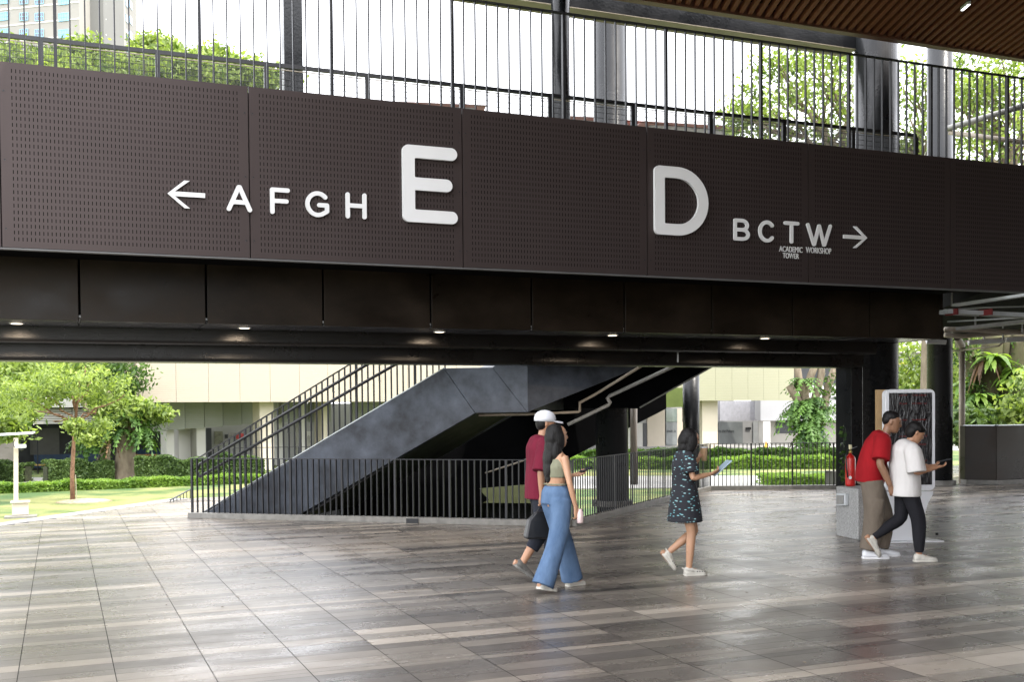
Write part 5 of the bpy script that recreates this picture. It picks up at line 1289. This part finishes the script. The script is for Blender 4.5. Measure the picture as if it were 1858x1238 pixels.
def shoe(F, name, heel, toe, mat, sole, par, tilt=0, w=.048, h=.07, n=14, holes=False):
    heel = Vector(heel); toe = Vector(toe); d = (toe-heel); L_ = d.length; d.normalize(); s = V(0,1,0); s = (s-d*s.dot(d)).normalized(); u = d.cross(s)
    if u.z < 0: u = -u; s = -s
    st = [(0,.6,.75),(.06,.85,1.0),(.18,.95,1.1),(.32,.9,1.0),(.45,.92,.78),(.62,1.02,.62),(.8,1.0,.5),(.93,.75,.4),(1.0,.35,.25)]
    up_ = MB().loft([[F.P(heel+d*L_*t + s*(w*ww*math.copysign(abs(math.cos(a))**.8,math.cos(a))) + u*(.02+h*hh*max(0,math.sin(a))**.8)) for a in [math.pi*k/n for k in range(n+1)]] for t, ww, hh in st])
    o = up_.build(name, mat, par, smooth=True)
    MB().loft([[F.P(heel+d*L_*t + s*w*1.07*ww*x + u*z) for x, z in ((-1,0),(1,0),(1,.022),(-1,.022))] for t, ww in ((-.02,.6),(.06,.9),(.2,.98),(.45,.9),(.65,1.04),(.85,.98),(.97,.65),(1.02,.3))]).build('sole', sole, o, bevel=.004)
    if holes:
        mb = MB()
        for t in (.55,.66,.77,.88):
            for sg in (-1,1): 
                c = F.P(heel+d*L_*t+s*sg*w*.88+u*(.02+h*.36)); mb.ell(c, (.007,.007,.007), 8, 6)
        mb.build('vent_holes', m_hair, o)
        mb = MB(); c = [F.P(heel+d*L_*.42+s*sg*w*1.0+u*.05) for sg in (-1,1)]
        mb.tube([c[0], F.P(heel+d*L_*.02+s*-w*.9+u*.075), F.P(heel-d*.02+u*.085), F.P(heel+d*L_*.02+s*w*.9+u*.075), c[1]], .007, 8); mb.build('heel_strap', mat, o, smooth=True)
    return o
def person(label, origin, heading, H, pose, skin, lip=m_lip, group=None):
    F = Fig(origin, heading, H)
    t = thing('person', label, 'person', origin, 0, group)
    mb = MB(); J = pose
    pel, chest, neck, hd = Vector(J['pelvis']), Vector(J['chest']), Vector(J['neck']), Vector(J['head'])
    W_ = J.get('w', 1.0)
    # torso
    P, R = subdiv([pel-V(0,0,.07), pel, pel.lerp(chest,.45), chest, chest.lerp(neck,.6), neck], [(.09,.13*W_),(.10,.155*W_),(.085,.125*W_),(.105,.165*W_),(.075,.145*W_),(.05,.06)], 3)
    mb.loft(limb_rings(F, P, R, 18, ref=(0,1,0)))
    nk = limb_rings(F, [neck-V(0,0,.03), neck.lerp(hd,.5), hd-V(0,0,.03)], [.052,.049,.05], 14); mb.loft(nk)
    head(F, mb, hd, J['face'], J.get('hup', (0,0,1)))
    for sd in ('L','R'):
        sg = 1 if sd == 'L' else -1
        sh = chest.lerp(neck,.55)+V(0,sg*.165*W_,.0); el = Vector(J['elbow'+sd]); wr = Vector(J['wrist'+sd])
        P, R = subdiv([chest.lerp(neck,.5)+V(0,sg*.09,0), sh, sh.lerp(el,.5), el, el.lerp(wr,.35), wr], [.05,.052,.045,.036,.037,.025], 3)
        mb.loft(limb_rings(F, P, [r*J.get('arm',1) for r in R], 14))
        hdv, pln, thb, curl = J['hand'+sd]; hand(F, mb, wr, hdv, pln, 1.0, curl, thb)
        hp = pel+V(0,sg*.09*W_,-.04); kn = Vector(J['knee'+sd]); an = Vector(J['ankle'+sd])
        P, R = subdiv([hp+V(0,0,.04), hp.lerp(kn,.4), kn, kn.lerp(an,.35), an], [.085,.075,.052,.05,.033], 4)
        mb.loft(limb_rings(F, P, R, 16))
        tv = Vector(J['toe'+sd]); he = Vector(J['heel'+sd]); mid = an
        mb.loft(limb_rings(F, [he+(tv-he)*.02+V(0,0,.04), he.lerp(tv,.3)+V(0,0,.055), he.lerp(tv,.6)+V(0,0,.04), he.lerp(tv,.92)+V(0,0,.028)], [(.03,.032),(.042,.036),(.028,.04),(.014,.03)], 12))
    body = remeshed(mb, 'body', skin, t, .0075, 2)
    face_parts(F, t, hd, J['face'], J.get('hup', (0,0,1)), lip)
    return F, t
def garment(F, par, name, parts, mat, vox=.011, sm=3, n=24):
    # parts: list of (points, radii) tubes fused into one cloth surface
    mb = MB()
    for pts, rad in parts:
        P, R = subdiv(pts, rad, 4); mb.loft(limb_rings(F, P, R, n, ref=(0,1,0)))
    return remeshed(mb, name, mat, par, vox, sm)
def cloth(name, col, bump=.9, bscale=7, rough=.85, var=.15, **k): return MAT(name, col, rough, var=var, bump=bump, bscale=bscale, scale=6, spec=.2, stretch=(1,1,.45), bd=.04, **k)
def hairshape(F, par, c, fwd, upv, parts, name='hair', vox=.009):
    c = Vector(c); f = Vector(fwd).normalized(); u = Vector(upv); u = (u-f*u.dot(f)).normalized(); s = u.cross(f)
    R_ = Matrix((F.D(f), F.D(s), F.D(u))).transposed(); mb = MB()
    for (a, b, h), (ra, rb_, rc_) in parts: mb.ell(F.P(c+f*a+s*b+u*h), (ra*F.k,rb_*F.k,rc_*F.k), 18, 12, rot=R_)
    return remeshed(mb, name, m_hair, par, vox, 2)
HR = -YAW     # heading that walks to the right across the picture
def Wd(px, py): g = G(px, py); return (g.x, g.y, 0)
def offs(p, f_, l_, hd): return (p[0]+math.cos(hd)*f_-math.sin(hd)*l_, p[1]+math.sin(hd)*f_+math.cos(hd)*l_, 0)
up0 = (0,0,1)

# --- man in maroon shirt and white cap
h0 = HR+.28; o_ = Wd(980,1052)
J = dict(pelvis=(0,0,.93), chest=(.01,0,1.28), neck=(.03,0,1.46), head=(.075,0,1.60), face=(1,-.1,-.06), w=1.1,
    elbowL=(.06,.26,1.13), wristL=(.24,.2,1.16), handL=((.9,-.1,.1),(0,-.4,-.9),-1,.5),
    elbowR=(-.06,-.25,1.12), wristR=(-.05,-.24,.88), handR=((.05,.05,-1),(0,1,0),1,.9),
    kneeL=(.13,.10,.50), ankleL=(.16,.10,.09), heelL=(.10,.10,.0), toeL=(.36,.10,.0),
    kneeR=(-.02,-.10,.50), ankleR=(-.24,-.10,.16), heelR=(-.31,-.10,.17), toeR=(-.10,-.10,.01))
F, t = person('person in a maroon shirt, white cap and dark trousers walking beside the woman in jeans', o_, h0, 1.72, J, m_skin3)
garment(F, t, 'shirt', [([(0,0,.83),(0,0,.97),(.005,0,1.18),(.01,0,1.34),(.02,0,1.43),(.03,0,1.475)], [(.15,.20),(.145,.195),(.135,.19),(.14,.205),(.11,.185),(.06,.075)]),
    ([(.02,.12,1.39),(.03,.21,1.36),(.06,.275,1.12)], [.085,.088,.10]), ([(.02,-.12,1.39),(0,-.21,1.36),(-.06,-.265,1.12)], [.085,.088,.10])], cloth('maroon_cotton', (.115,.008,.022)))
garment(F, t, 'trousers', [([(0,0,1.0),(0,0,.86)], [(.12,.165),(.125,.17)]), ([(0,.08,.88),(.13,.10,.5),(.15,.1,.30)], [.1,.078,.07]), ([(0,-.08,.88),(-.02,-.10,.5),(-.12,-.1,.33)], [.1,.078,.07])], cloth('black_trouser_cloth', (.018,.02,.028)))
for s_, nm in (('L','shoe'),('R','shoe')): shoe(F, nm, J['heel'+s_], J['toe'+s_], MAT('grey_mesh_shoe',(.09,.085,.075),.7,var=.4,scale=30), m_kerb, t)
hairshape(F, t, J['head'], J['face'], up0, [((-.035,0,.0),(.075,.078,.085)), ((-.05,0,-.03),(.05,.06,.05))])
c = Vector(J['head']); f_ = Vector(J['face']).normalized(); u_ = Vector(up0); u_ = (u_-f_*u_.dot(f_)).normalized(); s_ = u_.cross(f_); R_ = Matrix((F.D(f_), F.D(s_), F.D(u_))).transposed()
cap = MB().loft([ringpts(F, c+u_*h-f_*.012, a, b, f_, s_, 24) for h, a, b in ((.018,.112,.09),(.05,.113,.092),(.085,.104,.084),(.112,.08,.066),(.128,.045,.038),(.134,.012,.01))]).build('cap', MAT('white_cap_cloth',(.58,.59,.62),.8,var=.06,scale=8,bump=.2,bscale=12), t, smooth=True)
MB().loft([[F.P(c+u_*(.03-.016*(x/.1)+dz)+f_*(.075+x)+s_*(y*w_)) for y, dz in ((-1,-.012),(0,0),(1,-.012),(1,-.004),(0,.008),(-1,-.004))] for x, w_ in ((0,.078),(.04,.076),(.08,.058),(.1,.03))]).build('brim', MAT('white_cap_brim',(.58,.58,.62),.8,var=.05), cap)
bagc = F.P((-.05,-.25,.62)); bg_ = thing('hand_bag', 'black bag hanging from the hand of the person in the maroon shirt', 'bag', bagc)
MB().loft([[bagc+F.D((x*a,y*b,0))+V(0,0,z) for x, y in ((-1,-1),(1,-1),(1,1),(-1,1))] for z, a, b in ((-.17,.17,.05),(-.15,.19,.06),(.02,.15,.05),(.1,.07,.03))]).build('pouch', m_black, bg_, bevel=.015)
MB().tube([bagc+F.D((-.07,0,0))+V(0,0,.08), F.P((-.05,-.235,.80)), bagc+F.D((.07,0,0))+V(0,0,.08)], .008, 8).build('strap', m_black, bg_)

# --- woman in crop top and wide jeans
h1 = HR+.62; o_ = Wd(1010,1071)
J = dict(pelvis=(0,0,.90), chest=(.0,0,1.22), neck=(.0,0,1.40), head=(.02,0,1.535), face=(1,-.35,.0), w=.84, arm=.82,
    elbowL=(.10,.20,1.08), wristL=(.33,.14,1.12), handL=((.95,-.1,.15),(0,-.3,.9),1,.45),
    elbowR=(-.01,-.235,1.07), wristR=(.06,-.24,.83), handR=((.25,.05,-1),(0,1,0),1,.8),
    kneeL=(.17,.09,.47), ankleL=(.26,.09,.08), heelL=(.20,.09,0), toeL=(.43,.09,0),
    kneeR=(-.07,-.09,.47), ankleR=(-.24,-.09,.09), heelR=(-.30,-.09,.05), toeR=(-.08,-.09,0))
F, t = person('person with long black hair in an olive crop top and wide blue jeans walking away', o_, h1, 1.67, J, m_skin)
m_denim = cloth('blue_denim', (.05,.09,.165), bump=.9, bscale=5, col2=(.11,.175,.28))
garment(F, t, 'jeans', [([(0,0,1.04),(0,0,.97),(0,0,.86)], [(.098,.130),(.128,.172),(.134,.182)]), ([(0,.075,.90),(.10,.09,.62),(.18,.09,.42),(.27,.09,.06)], [.115,.098,.094,.112]), ([(0,-.075,.90),(-.03,-.09,.62),(-.09,-.09,.42),(-.24,-.09,.08)], [.115,.098,.094,.112])], m_denim)
garment(F, t, 'crop_top', [([(0,0,1.12),(0,0,1.22),(0,0,1.31)], [(.098,.132),(.113,.148),(.088,.12)])], cloth('olive_knit', (.19,.19,.13)))
MB().tube([F.P((.0,.118,1.30)), F.P((.02,.105,1.375)), F.P((-.06,.06,1.36)), F.P((-.085,.0,1.25))], .008, 8).build('top_strap', bpy.data.materials['olive_knit'], t)
MB().tube([F.P((.10*math.cos(a),.135*math.sin(a),1.055)) for a in [2*math.pi*k/24 for k in range(25)]], .007, 8).build('waist_cord', bpy.data.materials['olive_knit'], t)
for s_ in 'LR': shoe(F, 'shoe', J['heel'+s_], J['toe'+s_], m_sole, m_sole, t, w=.042, h=.058)
hairshape(F, t, J['head'], J['face'], up0, [((-.022,0,.03),(.098,.088,.088)), ((-.06,0,-.03),(.07,.086,.10)), ((-.075,.0,-.13),(.055,.088,.12)), ((-.095,.0,-.23),(.05,.095,.13)), ((-.10,0,-.32),(.042,.09,.12)), ((-.095,0,-.40),(.03,.07,.08)), ((.0,.07,-.05),(.06,.022,.11)), ((.0,-.07,-.05),(.06,.022,.11)), ((-.03,-.08,-.17),(.05,.03,.1)), ((-.03,.08,-.17),(.05,.03,.1))])
ph = F.P((.47,.11,1.165)); pho = tag(MB().bar(ph-F.D((.06,0,.01)), ph+F.D((.07,0,.03)), .07, .01).build('mobile_phone', m_dark, bevel=.003), 'black phone held out by the long haired person', 'phone')
bt = F.P((.10,-.255,.74)); bo = tag(MB().lathe([(.028,-.06),(.031,-.05),(.031,.04),(.02,.06),(.02,.075)], bt, 16).build('drink_bottle', MAT('clear_pink_plastic',(.55,.42,.40),.15,var=.1), smooth=True), 'small clear bottle in the hand of the long haired person', 'bottle')

# --- woman in patterned dress
def dressmat():
    m, n, p = newmat('black_dress_with_teal_marks'); N = n.nodes; L = n.links
    tc = N.new('ShaderNodeTexCoord'); mp = N.new('ShaderNodeMapping'); mp.inputs['Scale'].default_value = (14,14,36); L.new(tc.outputs['Object'], mp.inputs[0])
    vo = N.new('ShaderNodeTexVoronoi'); vo.inputs['Scale'].default_value = 1.25; L.new(mp.outputs[0], vo.inputs[0])
    r = N.new('ShaderNodeValToRGB'); e = r.color_ramp.elements; r.color_ramp.interpolation = 'LINEAR'; e[0].position = .20; e[0].color = (1,1,1,1); e[1].position = .30; e[1].color = (0,0,0,1)
    L.new(vo.outputs['Distance'], r.inputs[0])
    c2 = N.new('ShaderNodeMix'); c2.data_type = 'RGBA'; c2.inputs[6].default_value = (.10,.36,.42,1); c2.inputs[7].default_value = (.35,.50,.50,1); L.new(vo.outputs['Color'], c2.inputs[0])
    x = N.new('ShaderNodeMix'); x.data_type = 'RGBA'; x.inputs[6].default_value = (.012,.013,.018,1); L.new(c2.outputs[2], x.inputs[7]); L.new(r.outputs[0], x.inputs[0])
    L.new(x.outputs[2], p.inputs['Base Color']); setp(p, Roughness=.85); return m
h2 = HR+.12; o_ = Wd(1243,1043)
J = dict(pelvis=(.0,0,.90), chest=(-.01,0,1.22), neck=(.02,0,1.40), head=(.065,0,1.53), face=(1,.0,-.22), w=.92, arm=.85,
    elbowL=(.12,.2,1.16), wristL=(.20,.12,1.30), handL=((.3,-.2,.9),(1,0,0),-1,1.0),
    elbowR=(.03,-.235,1.10), wristR=(.26,-.16,1.14), handR=((.9,.3,.35),(0,.6,.8),-1,.7),
    kneeL=(.13,.085,.48), ankleL=(-.12,.085,.20), heelL=(-.19,.085,.20), toeL=(-.12,.085,-.01),
    kneeR=(.05,-.085,.48), ankleR=(.02,-.085,.075), heelR=(-.035,-.085,0), toeR=(.22,-.085,0))
J['ankleL'] = (-.17,.085,.24); J['heelL'] = (-.25,.085,.22); J['toeL'] = (-.10,.085,.03)
F, t = person('person with a black bob in a short black dress with teal marks and white clogs', o_, h2, 1.60, J, m_skin)
garment(F, t, 'dress', [([(.0,0,.60),(0,0,.72),(0,0,.90),(-.01,0,1.06),(-.01,0,1.22),(.0,0,1.34),(.015,0,1.405)], [(.20,.225),(.185,.21),(.155,.185),(.13,.155),(.138,.17),(.11,.16),(.06,.075)]),
    ([(.01,.11,1.33),(.03,.18,1.30),(.08,.215,1.19)], [.07,.072,.08]), ([(.01,-.11,1.33),(.0,-.19,1.30),(.015,-.235,1.16)], [.07,.075,.085])], dressmat())
for s_ in 'LR': shoe(F, 'clog', J['heel'+s_], J['toe'+s_], m_sole, m_sole, t, w=.05, h=.075, holes=True)
hairshape(F, t, J['head'], J['face'], up0, [((-.02,0,.03),(.102,.092,.09)), ((-.055,0,-.03),(.08,.09,.10)), ((-.05,0,-.11),(.07,.09,.08)), ((.015,.078,-.05),(.06,.024,.11)), ((.015,-.078,-.05),(.06,.024,.11)), ((.0,-.07,-.13),(.05,.03,.05)), ((.0,.07,-.13),(.05,.03,.05))])
tc_ = F.P((.40,-.05,1.19)); d_ = F.D((.75,0,.65)).normalized()
tag(MB().bar(tc_-d_*.11, tc_+d_*.13, .17, .012, F.D((-.65,0,.75))).build('tablet', MAT('pale_blue_tablet',(.33,.42,.48),.3,var=.1), bevel=.004), 'pale blue tablet held up by the person in the patterned dress', 'tablet')
cc = F.P((.25,.08,1.36)); t_c = thing('coffee_cup', 'brown iced drink cup in the hand of the person in the patterned dress', 'cup', cc)
MB().lathe([(.028,-.08),(.038,.05),(.04,.055)], cc, 18).build('cup', MAT('milky_coffee',(.42,.27,.15),.3), t_c, smooth=True); MB().lathe([(.041,.056),(.038,.068),(.01,.07)], cc, 18).build('lid', m_letter, t_c, smooth=True)

# --- man in red shirt
h3 = HR-.15; o_ = Wd(1583,1012)
J = dict(pelvis=(-.02,0,.90), chest=(.06,0,1.24), neck=(.13,0,1.41), head=(.215,0,1.545), face=(1,-.15,-.25), w=1.18, arm=1.15,
    elbowL=(.15,.28,1.10), wristL=(.25,.24,.86), handL=((.3,0,-1),(0,-1,0),-1,.7),
    elbowR=(.03,-.31,1.09), wristR=(.14,-.31,.84), handR=((.3,.05,-1),(0,1,0),1,.75),
    kneeL=(.16,.11,.48), ankleL=(.10,.11,.09), heelL=(.04,.11,0), toeL=(.32,.11,0),
    kneeR=(.0,-.11,.48), ankleR=(-.06,-.11,.09), heelR=(-.13,-.11,0), toeR=(.16,-.11,0))
F, t = person('person in a red football shirt and baggy khaki cargo trousers beside the plinth', o_, h3, 1.74, J, m_skin2)
sh = garment(F, t, 'shirt', [([(-.03,0,.86),(-.02,0,.98),(.01,0,1.14),(.06,0,1.28),(.10,0,1.38),(.13,0,1.425)], [(.16,.205),(.165,.21),(.155,.205),(.15,.22),(.115,.19),(.06,.075)]),
    ([(.08,.12,1.35),(.10,.22,1.32),(.15,.285,1.12)], [.09,.092,.095]), ([(.08,-.12,1.35),(.07,-.24,1.32),(.035,-.31,1.13)], [.09,.095,.10])], cloth('red_jersey', (.25,.006,.010), bump=.35))
MB().tube([F.P((.128+.062*math.cos(a),.078*math.sin(a),1.425+.0-.05*max(0,math.cos(a))*.8)) for a in [2*math.pi*k/20 for k in range(21)]], .007, 8).build('collar_trim', MAT('pink_trim',(.6,.2,.25),.7), sh)
q = F.P((.215,-.05,1.27)); MB().ell(q, (.02,.02,.022)).build('crest', MAT('crest_patch',(.55,.25,.3),.6), sh, smooth=True)
garment(F, t, 'cargo_trousers', [([(-.02,0,.98),(-.02,0,.84)], [(.14,.18),(.15,.19)]), ([(-.01,.09,.88),(.13,.11,.52),(.14,.11,.3),(.10,.11,.10)], [.125,.11,.105,.10]), ([(-.02,-.09,.88),(.0,-.12,.55),(-.02,-.115,.3),(-.06,-.11,.10)], [.125,.115,.11,.105]), ([(.02,-.20,.68),(.0,-.20,.52)], [(.08,.04),(.075,.038)])], cloth('khaki_cargo_cloth', (.135,.11,.085), bump=1, bscale=6))
for s_ in 'LR': shoe(F, 'trainer', J['heel'+s_], J['toe'+s_], MAT('white_leather_shoe',(.6,.61,.63),.5,var=.04), m_letter, t, w=.05, h=.085)
hairshape(F, t, J['head'], J['face'], up0, [((-.02,0,.055),(.095,.082,.07)), ((-.055,0,.02),(.06,.078,.075)), ((.02,0,.085),(.055,.062,.034))])

# --- boy in oversized white shirt
h4 = HR+.02; o_ = Wd(1643,1018)
J = dict(pelvis=(.0,0,.88), chest=(-.01,0,1.22), neck=(.04,0,1.385), head=(.12,0,1.50), face=(1,-.05,-.55), hup=(.4,0,1), w=1.0,
    elbowL=(.10,.24,1.10), wristL=(.30,.12,1.10), handL=((.9,-.3,.1),(0,-.2,.9),1,.5),
    elbowR=(.02,-.27,1.05), wristR=(.28,-.20,1.10), handR=((.95,.2,.12),(0,.3,.9),-1,.5),
    kneeL=(-.02,.10,.50), ankleL=(-.36,.10,.24), heelL=(-.43,.10,.25), toeL=(-.28,.10,.03),
    kneeR=(.11,-.10,.48), ankleR=(.12,-.10,.09), heelR=(.06,-.10,0), toeR=(.33,-.10,0))
F, t = person('person in an oversized white shirt and black joggers looking down at a phone', o_, h4, 1.66, J, m_skin3)
garment(F, t, 'shirt', [([(.0,0,.76),(.0,0,.92),(-.01,0,1.12),(-.005,0,1.28),(.02,0,1.355),(.045,0,1.40)], [(.17,.215),(.165,.215),(.16,.215),(.155,.225),(.115,.19),(.06,.075)]),
    ([(.01,.12,1.31),(.03,.22,1.26),(.09,.26,1.09)], [.095,.10,.105]), ([(.01,-.12,1.31),(-.0,-.24,1.26),(.02,-.285,1.05)], [.095,.10,.11])], cloth('white_cotton', (.56,.54,.52), bump=.8, bscale=5, var=.04))
garment(F, t, 'joggers', [([(0,0,.95),(0,0,.82)], [(.115,.16),(.12,.165)]), ([(0,.08,.86),(-.02,.10,.5),(-.18,.1,.38),(-.34,.10,.27)], [.10,.078,.065,.045]), ([(0,-.08,.86),(.11,-.10,.5),(.12,-.1,.3),(.12,-.10,.11)], [.10,.085,.075,.05])], cloth('black_jersey_cloth', (.012,.012,.015)))
for s_ in 'LR': shoe(F, 'trainer', J['heel'+s_], J['toe'+s_], MAT('grey_knit_shoe',(.45,.43,.38),.8,var=.25,scale=20), m_sole, t, w=.046, h=.075)
hairshape(F, t, J['head'], J['face'], J['hup'], [((-.015,0,.045),(.105,.09,.08)), ((-.05,0,.0),(.07,.086,.09)), ((.05,0,.065),(.045,.07,.036)), ((-.045,0,-.05),(.05,.07,.05))])
ph = F.P((.43,-.06,1.16)); tag(MB().bar(ph-F.D((.05,0,.0)), ph+F.D((.08,0,.03)), .07, .01).build('mobile_phone', m_dark, bevel=.003), 'black phone held by the person in the white shirt', 'phone')
